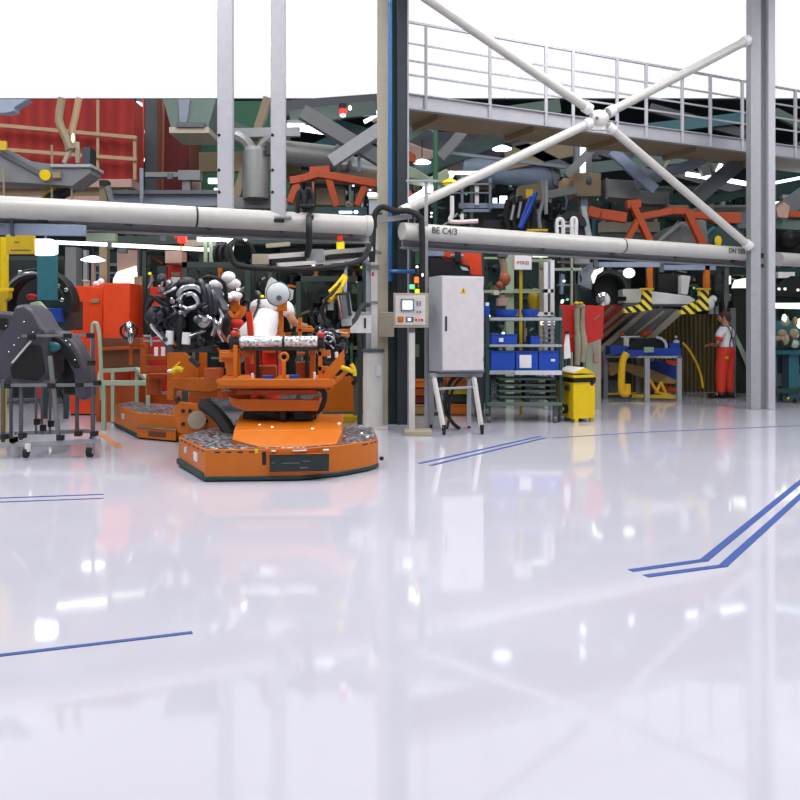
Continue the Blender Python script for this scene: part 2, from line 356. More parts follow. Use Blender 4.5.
# lift and fixture carried by the front vehicle
Yf = 8.75
def fixture_parts():
    pr = []
    pr.append(('scissor_lift', 'gunmetal', [B(243, 412, 316, 422, 8.95, .5), BM((246, 409, 8.9), (312, 424, 8.9), .05, .06), BM((250, 424, 9.4), (314, 408, 9.4), .05, .06),
               BX(-1.1, -.9, 8.8, 9.0, .46, .62), CY((283, 408, 8.8), (283, 420, 8.8), .05)]))
    pr.append(('lower_frame', 'orange', [PZ(8.72, .1, (228, 396), (236, 399), (319, 400), (321, 408), (318, 411), (246, 411), (232, 406)), B(245, 403, 318, 409, 9.6, .08),
               BX(-1.6, -1.5, 8.8, 9.65, .57, .65), BX(-.95, -.87, 8.8, 9.65, .57, .65)]))
    pr.append(('middle_rail', 'orange_dark', [B(236, 390, 318, 395, 8.76, .06), B(218, 392, 250, 399, 8.9, .07), B(230, 387, 318, 391, 9.3, .4)]))
    pr.append(('top_plate', 'orange', [PL(.80, .885, XY(218, 8.6), XY(334, 8.6), XY(330, 9.7), XY(225, 9.7)), PZ(8.58, .05, (218, 379), (333, 379), (336, 384), (330, 387), (222, 386), (215, 382))]))
    pr.append(('cable_loop', 'rubber', T(.028, (318, 388, 8.7), (324, 392, 8.72), (324, 402, 8.72), (318, 411, 8.75), (306, 412, 8.8))))
    # upright brackets
    pr.append(('bracket', 'orange', [PZ(8.7, .05, (319, 379), (344, 349), (344, 365), (330, 381)), B(318, 351, 322, 380, 8.8, .05), B(318, 350, 330, 356, 8.8, .06), B(318, 366, 328, 371, 8.8, .06), B(310, 350, 315, 380, 8.9, .05)]))
    pr.append(('bracket', 'orange', [PZ(8.8, .05, (219, 350), (240, 350), (240, 376), (226, 376), (226, 362), (219, 362)), B(220, 352, 238, 358, 8.75, .12), B(233, 345, 237, 378, 8.7, .06),
                                     B(240, 352, 252, 357, 8.85, .06), B(250, 352, 254, 364, 8.85, .06)]))
    pr.append(('eye_bolt', 'orange', [TO((284, 357, 8.65), (0, 1, 0), .04, .014), BM((284, 361, 8.65), (284, 379, 8.65), .035, .045)]))
    pr.append(('clamp', 'orange_dark', [B(255, 366, 276, 378, 9.0, .1), B(296, 362, 312, 378, 9.0, .1), B(297, 352, 311, 356, 9.0, .06), B(204, 368, 220, 380, 8.9, .1), B(262, 350, 275, 353, 9.2, .3)]))
    pr.append(('stop_block', 'blue', [B(262, 375.5, 273, 379.3, 8.62, .07), B(289, 375, 299, 379.3, 8.62, .07)], 'small bright blue block'))
    pr.append(('locating_pin', 'white', [CY((252.5, 379.3, 8.66), (252.5, 373, 8.66), .013), CY((314.5, 379.3, 8.66), (314.5, 372, 8.66), .013)]))
    pr.append(('support_arm', 'orange', [BM((333, 384, 8.7), (350, 368, 8.7), .06, .04), BM((296, 330, 9.5), (314, 330, 9.5), .04, .04), BM((300, 318, 9.5), (300, 345, 9.5), .04, .04)]))
    pr.append(('red_cover', 'red', B(262, 350, 278, 364, 9.4, .2), 'red cover plate'))
    return pr
thing('lift_fixture', 'orange lift table with clamps and blue blocks carried above the front orange vehicle', 'lifting table', fixture_parts(), bevel=.005)
thing('locking_lever', 'yellow and black grip on the outer arm of the orange lift table', 'lever', [
    ('grip', 'yellow', [T(.022, (341, 367, 8.65), (347, 369, 8.65), (354, 372, 8.65)), T(.02, (351, 364, 8.65), (354, 369, 8.65), (355, 376, 8.65))]),
    ('shaft', 'rubber', T(.025, (352, 374, 8.7), (356, 379, 8.75), (353, 384, 8.8)))])
thing('exhaust_tube', 'long silver perforated tube lying across the front lift table', 'tube', [
    ('tube', 'sill', CY((240, 342, 8.8), (318, 342, 8.8), .062, n=20)),
    ('clamp_band', 'black', TO((284, 342, 8.8), (1, 0, 0), .062, .012)),
    ('end_cap', 'rubber', CY((230, 342, 8.8), (240, 342, 8.8), .07)),
    ('end_cap', 'rubber', CY((318, 342, 8.8), (324, 342, 8.8), .07)),
    ('saddle', 'greend', [B(243, 347, 318, 350.5, 8.76, .16), B(256, 350, 259, 379.5, 8.95, .05), B(305, 350, 308, 379.5, 8.95, .05), B(276, 350, 278, 379.5, 9.25, .04)])])
def knob(label, x, y, Y, r=.035):
    return thing('hand_knob', label, 'knob', [('ball', 'red', EL((x, y, Y), r, r, r)), ('stem', 'steel', CY((x, y+2, Y), (x, y+9, Y+.05), .012))])
knob('red ball knob at the far end of the silver perforated tube', 321, 335, 8.75)
knob('red ball knob between engine and silver perforated tube', 234, 334, 8.75)

# caterpillar / cable chain between the two vehicles
thing('cable_chain', 'black flexible cable chain drooping between the two orange vehicles', 'cable chain', [
    ('chain', 'rubber', T(.075, (203, 404, 9.3), (212, 410, 9.2), (222, 420, 9.1), (230, 432, 9.0), (236, 438, 8.95), n=6)),
    ('anchor', 'gunmetal', B(228, 432, 238, 441, 8.9, .15))])
thing('link_plate', 'orange bolted side arm joining the lift table to the second vehicle', 'arm', [
    ('plate', 'orange', PZ(9.55, .08, (180, 402), (203, 405), (232, 433), (222, 437), (178, 432), (172, 410))),
    ('bolt', 'black', [CY((x, y, 9.56), (x, y, 9.52), .022) for x, y in ((183, 411), (190, 411), (183, 424), (206, 421), (206, 430))]),
    ('roller', 'beige', CY((197, 420, 9.52), (197, 420, 9.4), .1, n=18))])

# second and third vehicles
A2 = [XY(115, 12.3), XY(139, 10.95), XY(197, 10.5), XY(208, 11.2), XY(175, 12.1), XY(130, 12.7)]
thing('guided_vehicle', 'second orange floor vehicle, standing empty behind the front one, beside the trolley', 'vehicle', [
    ('chassis', 'orange', PL(.05, .33, *A2)),
    ('bumper', 'tealdark', PL(.015, .06, *scale_poly(A2, 1.03))),
    ('tread_plate', 'plate', PL(.33, .338, *scale_poly(A2, .97))),
    ('side_step', 'orange', [PL(.02, .15, XY(137, 10.9), XY(176, 10.55), XY(176, 10.75), XY(137, 11.1)), ]),
    ('step_edge', 'steel', PL(.15, .162, XY(137, 10.88), XY(176, 10.53), XY(176, 10.75), XY(137, 11.1))),
    ('intake', 'rust', slotbox(XY(137, 10.9), XY(176, 10.55), .3, .75, .05, .12, .006)),
    ('badge', 'plastic', slotbox(A2[0], A2[1], .3, .42, .16, .24, .006)),
    ('drive_wheel', 'rubber', [CY(Vector((x, y-.05, .06)), Vector((x, y+.05, .06)), .06) for x, y in ((-3.3, 11.3), (-2.7, 11.2), (-3.3, 12.3))]),
    ], bevel=.008)
A3 = [XY(146, 13.6), XY(160, 13.1), XY(200, 12.9), XY(205, 13.7)]
thing('guided_vehicle', 'third orange floor vehicle, farthest of the row, half hidden by frames', 'vehicle', [
    ('chassis', 'orange_dark', PL(.05, .42, *A3)), ('tread_plate', 'plate', PL(.42, .43, *scale_poly(A3, .96))), ('bumper', 'tealdark', PL(.015, .06, *scale_poly(A3, 1.03)))], bevel=.008)
thing('lift_fixture', 'orange frame with yellow grip standing on the second vehicle under the dark engine', 'lifting table', [
    ('post', 'orange', [B(167, 340, 174, 400, 10.6, .12), BM((200, 404, 10.9), (200, 380, 10.9), .1, .1)]),
    ('beam', 'orange', [PZ(10.4, .1, (166, 386), (172, 378), (221, 378), (226, 386), (210, 392), (186, 390)), B(174, 383, 222, 391, 10.8, .1), B(190, 391, 228, 398, 10.5, .1)]),
    ('gusset', 'orange', [PZ(10.5, .06, (174, 352), (182, 350), (199, 366), (199, 378), (174, 378)), B(199, 348, 206, 380, 10.7, .08)]),
    ('crosspiece', 'orange_dark', [B(145, 355, 167, 360, 10.9, .1), B(145, 366, 167, 372, 10.9, .1), B(180, 348, 218, 352, 10.8, .1), B(207, 368, 222, 378, 10.6, .1), B(147, 374, 167, 379, 11.1, .3)]),
    ('post', 'orange_dark', [B(140, 338, 146, 374, 11.2, .12), B(146, 374, 158, 395, 11.2, .2)]),
    ('grip', 'yellow', [T(.035, (172, 373, 10.3), (178, 369, 10.3), (183, 371, 10.3)), BM((171, 370, 10.35), (180, 362, 10.35), .02, .02)]),
    ('grip_cap', 'white', EL((170, 371, 10.3), .035, .03, .025)),
    ('spring_case', 'darksteel', [BM((190, 358, 10.4), (199, 366, 10.4), .06, .06), CY((176, 398, 10.5), (179, 402, 10.5), .04)]),
    ('tag_card', 'white', [B(154, 347, 158, 356, 10.55, .01), B(161, 347, 165, 356, 10.55, .01)]),
    ('rack_bar', 'greyl', [B(143, 335, 172, 337, 10.7, .03), B(143, 340, 172, 342, 10.7, .03), B(150, 332, 152, 346, 10.68, .03)]),
], bevel=.005)

# engines
def engine(label, x, y, Y, s, flip=1):
    """x, y: centre of the block in pixels; s: metres per unit"""
    c = P(x, y, Y); R = random.Random(int(x))
    def v(a, b, d): return c + Vector((a*flip*s, d*s, b*s))
    def bx(a0, b0, a1, b1, d0, d1):
        p, q = v(a0, b0, d0), v(a1, b1, d1)
        return BX(min(p.x, q.x), max(p.x, q.x), p.y, q.y, p.z, q.z)
    def lump(a_, b_, d, r, q=1.): return EL(v(a_, b_, d), r*s, r*s*.8, r*s*q, 14)
    return thing('engine', label, 'engine', [
        ('block', 'gunmetal', [bx(-.26, -.3, .3, .1, -.1, .3), bx(-.2, .05, .16, .26, -.05, .25), lump(-.3, -.05, 0, .16, 1.3), lump(.32, -.1, .02, .15, 1.5), lump(.0, -.3, -.02, .2, .6)]),
        ('cylinder_cover', 'black', [BM(v(-.3, .16, .05), v(.0, .4, .05), .3*s, .1*s), BM(v(.04, .36, .05), v(.32, .1, .05), .3*s, .12*s)]),
        ('air_cleaner', 'black', [lump(-.04, .38, -.08, .13, .7), lump(-.22, .3, -.05, .1, 1.1)]),
        ('intake_manifold', 'darksteel', [T(.042*s, v(.1+.07*i, .36-.05*i, -.1), v(.16+.07*i, .4-.06*i, -.22), v(.22+.06*i, .22-.04*i, -.26), v(.22+.05*i, .02, -.2)) for i in range(3)]),
        ('oil_cooler', 'aluminium', [T(.03*s, v(-.12, .24, -.2), v(-.04, .32, -.27), v(.1, .34, -.28), v(.18, .28, -.24)), T(.026*s, v(-.12, .18, -.2), v(-.02, .24, -.28), v(.08, .25, -.28), v(.14, .14, -.26), v(.02, .08, -.28), v(-.08, .12, -.26))]),
        ('pulley', 'darksteel', LA(v(-.14, -.1, -.14), (-.2, -1, 0), [(.03*s, 0), (.12*s, 0), (.12*s, .03*s), (.1*s, .045*s), (.12*s, .06*s), (.12*s, .09*s), (.05*s, .09*s), (.04*s, .06*s)])),
        ('pulley', 'aluminium', LA(v(.2, -.06, -.16), (.1, -1, .2), [(.02*s, 0), (.1*s, 0), (.1*s, .05*s), (.05*s, .06*s), (.03*s, .1*s)])),
        ('drive_belt', 'rubber', T(.013*s, v(-.27, -.1, -.24), v(-.14, -.23, -.24), v(.18, -.17, -.24), v(.3, -.06, -.24), v(.18, .05, -.24), v(-.14, .03, -.24), v(-.27, -.1, -.24))),
        ('exhaust_pipe', 'chrome', [T(.032*s, v(.3, .12, -.1), v(.4, .0, -.2), v(.38, -.16, -.25), v(.44, -.3, -.2)), T(.03*s, v(.22, .0, -.2), v(.34, -.08, -.26), v(.3, -.24, -.25))]),
        ('alternator', 'darksteel', LA(v(-.38, -.02, -.1), (-.3, -1, .2), [(.03*s, 0), (.12*s, .01), (.13*s, .1*s), (.09*s, .16*s), (.03*s, .17*s)])),
        ('filter_can', 'white', [CY(v(-.2, -.34, -.28), v(-.19, -.18, -.28), .05*s), CY(v(.0, -.34, -.3), v(.01, -.2, -.3), .05*s)]),
        ('hose', 'rubber', [T(.035*s, v(-.3, .2, -.15), v(-.42, .2, -.2), v(-.48, .05, -.2), v(-.4, -.25, -.2)), T(.025*s, v(0, .3, -.1), v(.2, .46, -.15), v(.4, .4, -.1), v(.42, .15, 0)), T(.03*s, v(-.05, .1, -.2), v(-.06, -.1, -.32), v(-.1, -.4, -.24))]),
        ('shroud', 'greyd', [BM(v(.3, .34, -.05), v(.42, .06, -.1), .14*s, .05*s), BM(v(-.34, -.2, -.14), v(-.2, -.42, -.14), .12*s, .08*s)]),
        ('sump', 'darksteel', [bx(-.28, -.44, .26, -.36, -.1, .22)]),
        ] + [(R.choice(['fitting', 'hose', 'cap']), R.choice(['gunmetal', 'black', 'steel', 'aluminium', 'rubber', 'darksteel', 'chrome', 'greyd']), sh) for sh in (
            [LA(v(R.uniform(-.4, .4), R.uniform(-.4, .4), -.24), (R.uniform(-.5, .5), -1, R.uniform(-.3, .5)), [(.01, 0), (r, 0), (r, .03), (r*.6, .05), (r*.5, .1), (.01, .11)], 12) for r in [R.uniform(.02, .055)*s for _ in range(12)]] +
            [T(R.uniform(.012, .024)*s, v(a, b, -.2), v(a+R.uniform(-.15, .15), b+R.uniform(-.12, .12), -.32), v(a+R.uniform(-.25, .25), b+R.uniform(-.25, .1), -.22)) for a, b in [(R.uniform(-.4, .4), R.uniform(-.3, .45)) for _ in range(10)]])] + [
        ('sensor', 'lampred', EL(v(.3, .3, -.18), .018, .018, .018)),
    ], bevel=.004)
engine('dark engine with silver intake pipes and white canisters above second vehicle', 192, 316, 9.5, .92)
engine('smaller dark engine with silver pipes crowded behind the main one, toward the worker', 228, 312, 10.4, .62, -1)
engine('small dark engine at the far end of the fixture row, below the hanging boom', 330, 345, 9.7, .42, -1)
thing('brake_drum', 'upright silver brake disc with teal rim on orange block before the worker', 'brake disc', [
    ('disc', 'plastic', LA((278, 294, 9.3), (-.1, -1, .1), [(.02, -.03), (.115, -.03), (.125, -.02), (.125, .01), (.11, .025), (.07, .04), (.045, .05), (.02, .05)], 24)),
    ('rim', 'teal', TO((278, 294, 9.32), (-.1, -1, .1), .126, .012, 24)),
    ('hub', 'greyd', CY((279, 298, 9.26), (279, 298, 9.2), .03)),
    ('caliper', 'offwhite', [PZ(9.33, .06, (268, 281), (271, 277), (277, 281), (269, 287), (269, 298), (265, 298), (265, 290)), PZ(9.33, .06, (288, 288), (293, 290), (292, 299), (289, 301))]),
    ('mount', 'orange', [B(277, 300, 286, 311, 9.28, .1), BM((281, 311, 9.4), (281, 345, 9.4), .05, .05)])])
thing('clamp_jig', 'orange two-pronged clamp jig with white bag on top, beside the dark engine', 'jig', [
    ('stem', 'orange', [BM((235, 300, 9.7), (235, 312, 9.7), .1, .08), BM((235, 330, 9.7), (235, 350, 9.7), .1, .1)]),
    ('fork', 'orange', [T(.045, (227, 328, 9.65), (227, 314, 9.65), (234, 318, 9.65), (241, 313, 9.65), (243, 306, 9.65)), BM((227, 320, 9.65), (227, 332, 9.65), .07, .06)]),
    ('strip', 'orange_red', BM((249, 312, 9.8), (251, 335, 9.8), .07, .05)),
    ('cushion', 'workred', EL((235, 323, 9.65), .1, .06, .06))])
def bag(label, x, y, Y, s):
    c = P(x, y, Y); random.seed(int(x))
    return one('plastic_bag', label, 'bag', 'white', [EL(c + Vector((random.uniform(-.09, .09)*s, random.uniform(-.03, .03), random.uniform(-.04, .05)*s)), .07*s, .05, .05*s, 10) for i in range(7)], bevel=0)
bag('crumpled white plastic bag on the orange two-pronged jig', 232, 296, 9.65, .8)
bag('bluish white wrapped bundle above the orange two-pronged jig', 225, 281, 9.9, 1.2)
thing('hub_carrier', 'silver wheel hub standing alone beside the orange cabinets', 'wheel hub', [
    ('hub', 'chrome', [EL((129, 330, 10.6), .055, .07, .11), EL((131, 336, 10.55), .04, .05, .1)]),
    ('ring', 'gunmetal', TO((129, 331, 10.6), (.5, -1, 0), .1, .015)),
    ('bracket', 'orange_dark', [BM((131, 344, 10.7), (143, 346, 10.9), .05, .05), BM((131, 340, 10.7), (131, 365, 10.7), .04, .05)])])

# ================================================================== DASHBOARD TROLLEY (left edge)
Yt = 9.3
def tubeset(r, lst): return [CY(a, b, r, n=8) for a, b in lst]
thing('parts_trolley', 'grey tube-frame trolley on casters carrying dark dashboards, at the edge of the hall', 'trolley', [
    ('base_frame', 'greyl', [BM((-25, 446, 9.2), (98, 441, 9.3), .05, .05), BM((-25, 434, 10.2), (92, 431, 10.3), .05, .05), BM((98, 441, 9.3), (92, 431, 10.3), .05, .05), BM((10, 444, 9.2), (12, 434, 10.2), .05, .05)]),
    ('upright', 'grey', [BM((50, 356, 9.25), (59, 440, 9.3), .04, .04)], 'pale slanting centre tube'),
    ('upright', 'greyd', [BM((93, 336, 9.35), (93, 437, 9.4), .035, .035), BM((77, 385, 9.6), (77, 436, 9.6), .035, .035), BM((92, 380, 10.2), (92, 432, 10.3), .03, .03)]),
    ('upright', 'greyd', [BM((3, 380, 9.2), (3, 442, 9.25), .035, .035), BM((11, 385, 9.4), (11, 440, 9.4), .03, .03), BM((21, 385, 9.3), (21, 440, 9.3), .035, .035)]),
    ('upright', 'grey', [BM((36, 385, 10.1), (36, 434, 10.2), .03, .03), BM((42, 372, 10.1), (42, 434, 10.2), .03, .03), BM((50, 385, 10.1), (50, 434, 10.2), .03, .03)]),
    ('crossbar', 'grey', [BM((-25, 385.5, 9.22), (100, 385, 9.32), .03, .035), BM((22, 336, 9.3), (93, 335, 9.35), .028, .028), BM((-20, 345, 9.8), (60, 345, 9.8), .03, .03)]),
    ('joint', 'black', [B(x-3, y-2.5, x+3, y+2.5, 9.2, .08) for x, y in ((89, 335.5), (90, 363), (96, 383), (30, 337), (66, 336), (6, 386), (50, 386), (78, 385), (12, 441), (21, 436), (59, 438), (93, 434), (77, 434), (3, 437), (12, 440))] +
             [B(x-2.5, y-3, x+2.5, y+3, 10.0, .06) for x, y in ((36, 422), (42, 428), (50, 424))]),
    ('caster', 'rubber', [CY(P(90, 451.5, 9.3) + Vector((-.03, 0, 0)), P(90, 451.5, 9.3) + Vector((.03, 0, 0)), .058, n=16)], [('caster_fork', 'steel', B(87, 442, 93, 450, 9.27, .06)), ('hub_cap', 'aluminium', CY(P(90, 451.5, 9.3) + Vector((-.033, 0, 0)), P(90, 451.5, 9.3) + Vector((.034, 0, 0)), .028))]),
    ('caster', 'rubber', [CY(P(26, 453, 9.13) + Vector((-.02, 0, 0)), P(26, 453, 9.13) + Vector((.02, 0, 0)), .055, n=16)], [('caster_fork', 'white', B(24.5, 444, 28.5, 452, 9.1, .06))]),
    ('caster', 'rubber', [CY(P(92, 440, 10.5) + Vector((-.02, 0, 0)), P(92, 440, 10.5) + Vector((.02, 0, 0)), .05, n=16)]),
], bevel=.003)
def dash(label, Y, d, outline, inner, vents, name='dashboard'):
    return thing(name, label, 'dashboard', [
        ('shell', 'dashgrey', PZ(Y, d, *outline)),
        ('recess', 'black', [PZ(Y-.012, .02, *inner)]) ,
        ('clip', 'chrome', [CY((x, y, Y-.005), (x, y, Y-.03), .012) for x, y in vents])], bevel=.035)
dash('dark grey dashboard moulding hung on the trolley, its rounded back rising highest', 9.35, .5,
     [(-12, 352), (8, 325), (14, 306), (24, 304), (34, 311), (42, 326), (48, 331), (46, 345), (48, 372), (40, 384), (22, 385), (10, 380), (4, 388), (-12, 388)],
     [(10, 368), (30, 344), (42, 346), (45, 372), (38, 381), (12, 378)], [(24, 322), (19, 338), (9, 352), (33, 332), (14, 345)])
dash('dark arched dashboard moulding hanging on the trolley end beside the green handrail', 9.5, .3,
     [(50, 330), (60, 331), (70, 337), (78, 348), (84, 362), (88, 378), (88, 396), (84, 401), (78, 400), (75, 390), (73, 374), (66, 360), (56, 350), (50, 346)],
     [(50, 336), (60, 338), (74, 352), (80, 368), (74, 368), (62, 354), (50, 346)], [(70, 345), (75, 360), (66, 341)])
one('dashboard_foam', 'thick black padding slung under the arched dashboard on the trolley', 'padding', 'black', PZ(9.9, .3, (58, 352), (72, 360), (78, 380), (78, 395), (62, 396), (60, 380)), bevel=.04)
one('edge_strip', 'thin bright strip along the underside of the highest dashboard', 'strip', 'offwhite', BM((12, 363, 9.3), (31, 341, 9.3), .02, .018), bevel=.002)
one('cover_disc', 'teal round cover behind the middle of the dashboard trolley', 'cover', 'teal', EL((52, 347, 9.45), .1, .03, .06), bevel=0)
dash('flat dark dashboard moulding behind the trolley at the picture edge', 10.0, .8,
     [(-15, 310), (10, 312), (26, 318), (30, 334), (10, 340), (-15, 342)], [(-10, 316), (8, 318), (8, 330), (-10, 330)], [(6, 326), (9, 334)])

# car body hanging behind trolley
def ringpoly(cx, cy, r0, r1, a0, a1, n=12, sy=1.):
    o = [(cx + r1*math.cos(a0+(a1-a0)*i/n), cy - sy*r1*math.sin(a0+(a1-a0)*i/n)) for i in range(n+1)]
    i_ = [(cx + r0*math.cos(a1+(a0-a1)*i/n), cy - sy*r0*math.sin(a1+(a0-a1)*i/n)) for i in range(n+1)]
    return o + i_
thing('car_body', 'dark green car body shell with a big round wheel arch, behind the dashboard trolley', 'car body', [
    ('wheel_arch', 'black', PZ(12.3, .3, *ringpoly(36, 305, 29, 37, -.2, PI+.3, 16, 1.0))),
    ('arch_trim', 'steel', PZ(12.25, .06, *ringpoly(32, 302, 28, 30.5, .7, PI-.3, 12))),
    ('arch_liner', 'black', PZ(12.9, .3, *[(36+29*math.cos(a*PI/9), 305-29*math.sin(a*PI/9)) for a in range(18)])),
    ('sill', 'tealdark', [B(44, 300, 68, 330, 12.5, .6)]),
    ('blue_panel', 'blue', B(41, 308, 62, 322, 12.35, .08), 'deep blue panel'),
    ('rear_light', 'red', EL((32, 297, 12.7), .09, .05, .05)),
    ('clip', 'chrome', [CY((x, y, 12.2), (x, y, 12.3), .03) for x, y in ((50, 276), (58, 286), (62, 300), (66, 290), (54, 270), (20, 272))]),
    ('leg', 'tealdark', [BM((45, 330, 12.7), (45, 418, 13.2), .08, .08), BM((66, 330, 12.7), (66, 418, 13.2), .08, .08)]),
], bevel=.01)
one('hanging_sheet', 'translucent blue sheet hanging in front of the dark wheel arch', 'panel', 'teal', B(37, 254, 57, 300, 12.0, .04))
thing('hoist_post', 'yellow post with yellow notice board and hook, at the picture edge', 'hoist', [
    ('post', 'yellow', [B(0, 237, 6, 300, 10.8, .08)]),
    ('board', 'yellowd', B(6, 235, 34, 254, 10.7, .05)),
    ('crossarm', 'yellow', B(-6, 288, 12, 291, 10.6, .05)),
    ('hook', 'yellowd', [PZ(10.55, .12, (-4, 291), (8, 291), (8, 298), (4, 301), (-4, 300))]),
    ('caption', 'greyd', [B(14, 241.5, 19, 242.3, 10.69, .02), B(10, 249.5, 30, 250.3, 10.69, .02)]),
    ('bolted_foot', 'yellowd', [BM((3, 300, 10.84), (3, 441, 10.84), .07, .07)]),
])
thing('lamp_box', 'bright white glowing lamp box beside the yellow notice board', 'lamp', [('diffuser', 'lamp', PZ(10.9, .1, (35, 239), (50, 239), (55, 241), (55, 253), (50, 255), (35, 255))), ('hanger', 'greyd', B(44, 228, 46, 239, 10.92, .03))])
one('white_bracket', 'pale bent bracket on the car body, just above the tallest dashboard', 'bracket', 'palegreen', PZ(11.5, .1, (30, 303), (38, 301), (45, 309), (38, 325), (33, 316)))

# handrail, bench, orange cabinets
thing('handrail', 'pale green bent-tube handrail standing beyond the dashboard trolley', 'handrail', [
    ('tube', 'palegreen', [T(.028, (92.5, 396, 12.0), (92.5, 340, 12.0), (92.5, 326, 12.0), (94.5, 323, 12.0), (97, 324, 12.0), (98.5, 330, 12.0), (100, 345, 12.0), (102, 400, 12.0), k=3)]),
    ('foot', 'palegreen', [B(91, 394, 94, 429, 11.98, .05), B(101, 398, 103.5, 429, 11.98, .05)])])
thing('work_trolley', 'low pale green flat trolley frame beside the orange floor vehicle', 'trolley', [
    ('deck', 'palegreen', [BM((100, 371, 12.9), (137, 369, 12.9), .06, .06), BM((98, 383, 11.9), (150, 383, 11.9), .07, .07), BM((137, 369, 12.9), (151, 383, 11.9), .07, .06), BM((101, 371, 12.9), (99, 383, 11.9), .06, .06)]),
    ('leg', 'palegreen', BM((104, 384, 11.9), (104, 430, 11.9), .05, .05)), ('leg', 'palegreen', BM((148, 384, 11.9), (148, 430, 11.9), .05, .05)),
    ('leg', 'palegreen', BM((137, 372, 12.9), (137, 422, 12.9), .05, .05)), ('leg', 'palegreen', BM((113, 372, 12.9), (113, 422, 12.9), .05, .05))])
thing('orange_cabinet', 'orange red metal cabinet with a small nameplate, the shorter of the two', 'cabinet', [
    ('body', 'orange_red', BX(*[P(70, 0, 14).x, P(103, 0, 14).x], 14, 14.7, .03, P(0, 286, 14).z)),
    ('door', 'orange_red', B(88.5, 287, 102.5, 400, 13.97, .04), [('nameplate', 'tan', B(90.5, 299, 99, 303, 13.95, .02))]),
    ('plinth', 'black', BX(P(70, 0, 14).x, P(103, 0, 14).x, 14.02, 14.7, 0, .04))])
thing('orange_cabinet', 'tall orange red metal cabinet in front of the pink wall panel', 'cabinet', [
    ('body', 'orange_red', BX(P(103, 0, 13.7).x, P(130, 0, 13.7).x, 13.7, 14.4, .03, P(0, 283, 13.7).z)),
    ('side_panel', 'orange_red', BX(P(103.5, 0, 13.68).x, P(129, 0, 13.68).x, 13.67, 13.7, .08, P(0, 284, 13.7).z)),
    ('plinth', 'black', BX(P(103, 0, 13.7).x, P(130, 0, 13.7).x, 13.72, 14.4, 0, .04))])
thing('rust_machine', 'rust red low machine with blue-grey rollers in front of orange cabinets', 'machine', [
    ('body', 'rust', B(101, 338, 140, 368, 13.0, .5)), ('red_base', 'orange_red', B(108, 385, 137, 400, 13.1, .4)), ('leg', 'orange_dark', [BF(96, 378, 100, 13.0, .1), BF(106, 385, 139, 13.05, .4)]),
    ('rail', 'orange_dark', BM((100, 349, 12.95), (140, 347, 12.95), .06, .05))])
one('wire_basket', 'small pale wire basket on top of the shorter orange cabinet', 'basket', 'palegreen', [B(83, 280, 88, 286, 14.2, .1), TO((85.5, 281, 14.2), (0, 0, 1), .05, .01)])
one('rag_pile', 'white rags lying on top of the orange cabinets', 'rag', 'white', [EL((97, 284, 14.2), .07, .06, .05), EL((101, 282, 14.2), .06, .05, .06)], bevel=0)

# ================================================================== LARGE PIPES and their channel
pz = 2.79
def pp(x, y): return P(x, y, (pz - H) * F / (HY - y))
PL0, PL1 = pp(-30, 205.2), pp(368, 225.6)
PR0, PR1 = pp(402, 231), pp(750, 254.3)
def pipe(label, p, q, r, bands):
    d = (q-p).normalized()
    return thing('overhead_pipe', label, 'pipe', [
        ('tube', 'pipe', CY(p, q, r, n=28)),
        ('end_flange', 'pipe', [CY(q - d*.05, q + d*.03, r*1.08, n=28)]),
        ('band', 'greend', [CY(p + (q-p)*t - d*.012, p + (q-p)*t + d*.012, r*1.03, n=28) for t in bands])], bevel=0)
pL = pipe('long cream overhead pipe from the picture edge to the centre column, bearing two square posts', PL0, PL1, .125, (.525,))
pR = pipe('long cream overhead pipe between the centre column and the tall steel column, with stencilled marks', PR0, PR1, .122, (.57,))
pr_dir = (PR1-PR0).normalized(); ang = math.atan2(pr_dir.y, pr_dir.x)
nrm = Vector((pr_dir.y, -pr_dir.x, 0))
for s, x, y, sz in (('BE C4/3', 440, 231, .13), ('DN 505', 731, 253, .13)):
    # meet the pipe axis at that pixel column
    t = 0
    k = (x-400)/F; t = (k*PR0.y - PR0.x) / (pr_dir.x - k*pr_dir.y); c = PR0 + pr_dir*t + nrm*.128 + Vector((0, 0, .02))
    text(s, 'stencil', c, sz, 'greyd', pR, pR.location, (PI/2, 0, ang))
d = Vector((0, .22, -.22))
for lab, p, q in (('grey steel channel running under the cream pipe on the trolley side', PL0, PL1), ('grey steel channel running under the cream pipe past the electrical cabinet', PR0, PR1)):
    u = Vector((0, .22, 0))
    thing('steel_channel', lab, 'beam', [
        ('web', 'channel', BM(p + u + Vector((0,0,-.17)), q + u + Vector((0,0,-.15)), .03, .12)),
        ('flange', 'channel', [BM(p + u + Vector((0,-.02,-.09)), q + u + Vector((0,-.02,-.09)), .14, .02), BM(p + u + Vector((0,-.02,-.21)), q + u + Vector((0,-.02,-.21)), .14, .02)]),
        ('bracket', 'greyd', [CY(p + (q-p)*t + Vector((0, 0, -.12)), p + (q-p)*t + u + Vector((0,0,-.12)), .02) for t in (.15, .35, .55, .75, .95)])], bevel=0)
one('overhead_pipe', 'short continuation of the cream pipe beyond the tall steel column', 'pipe', 'pipe', CY((777, 259, 15.9), (830, 262, 17.4), .13, n=24), bevel=0)

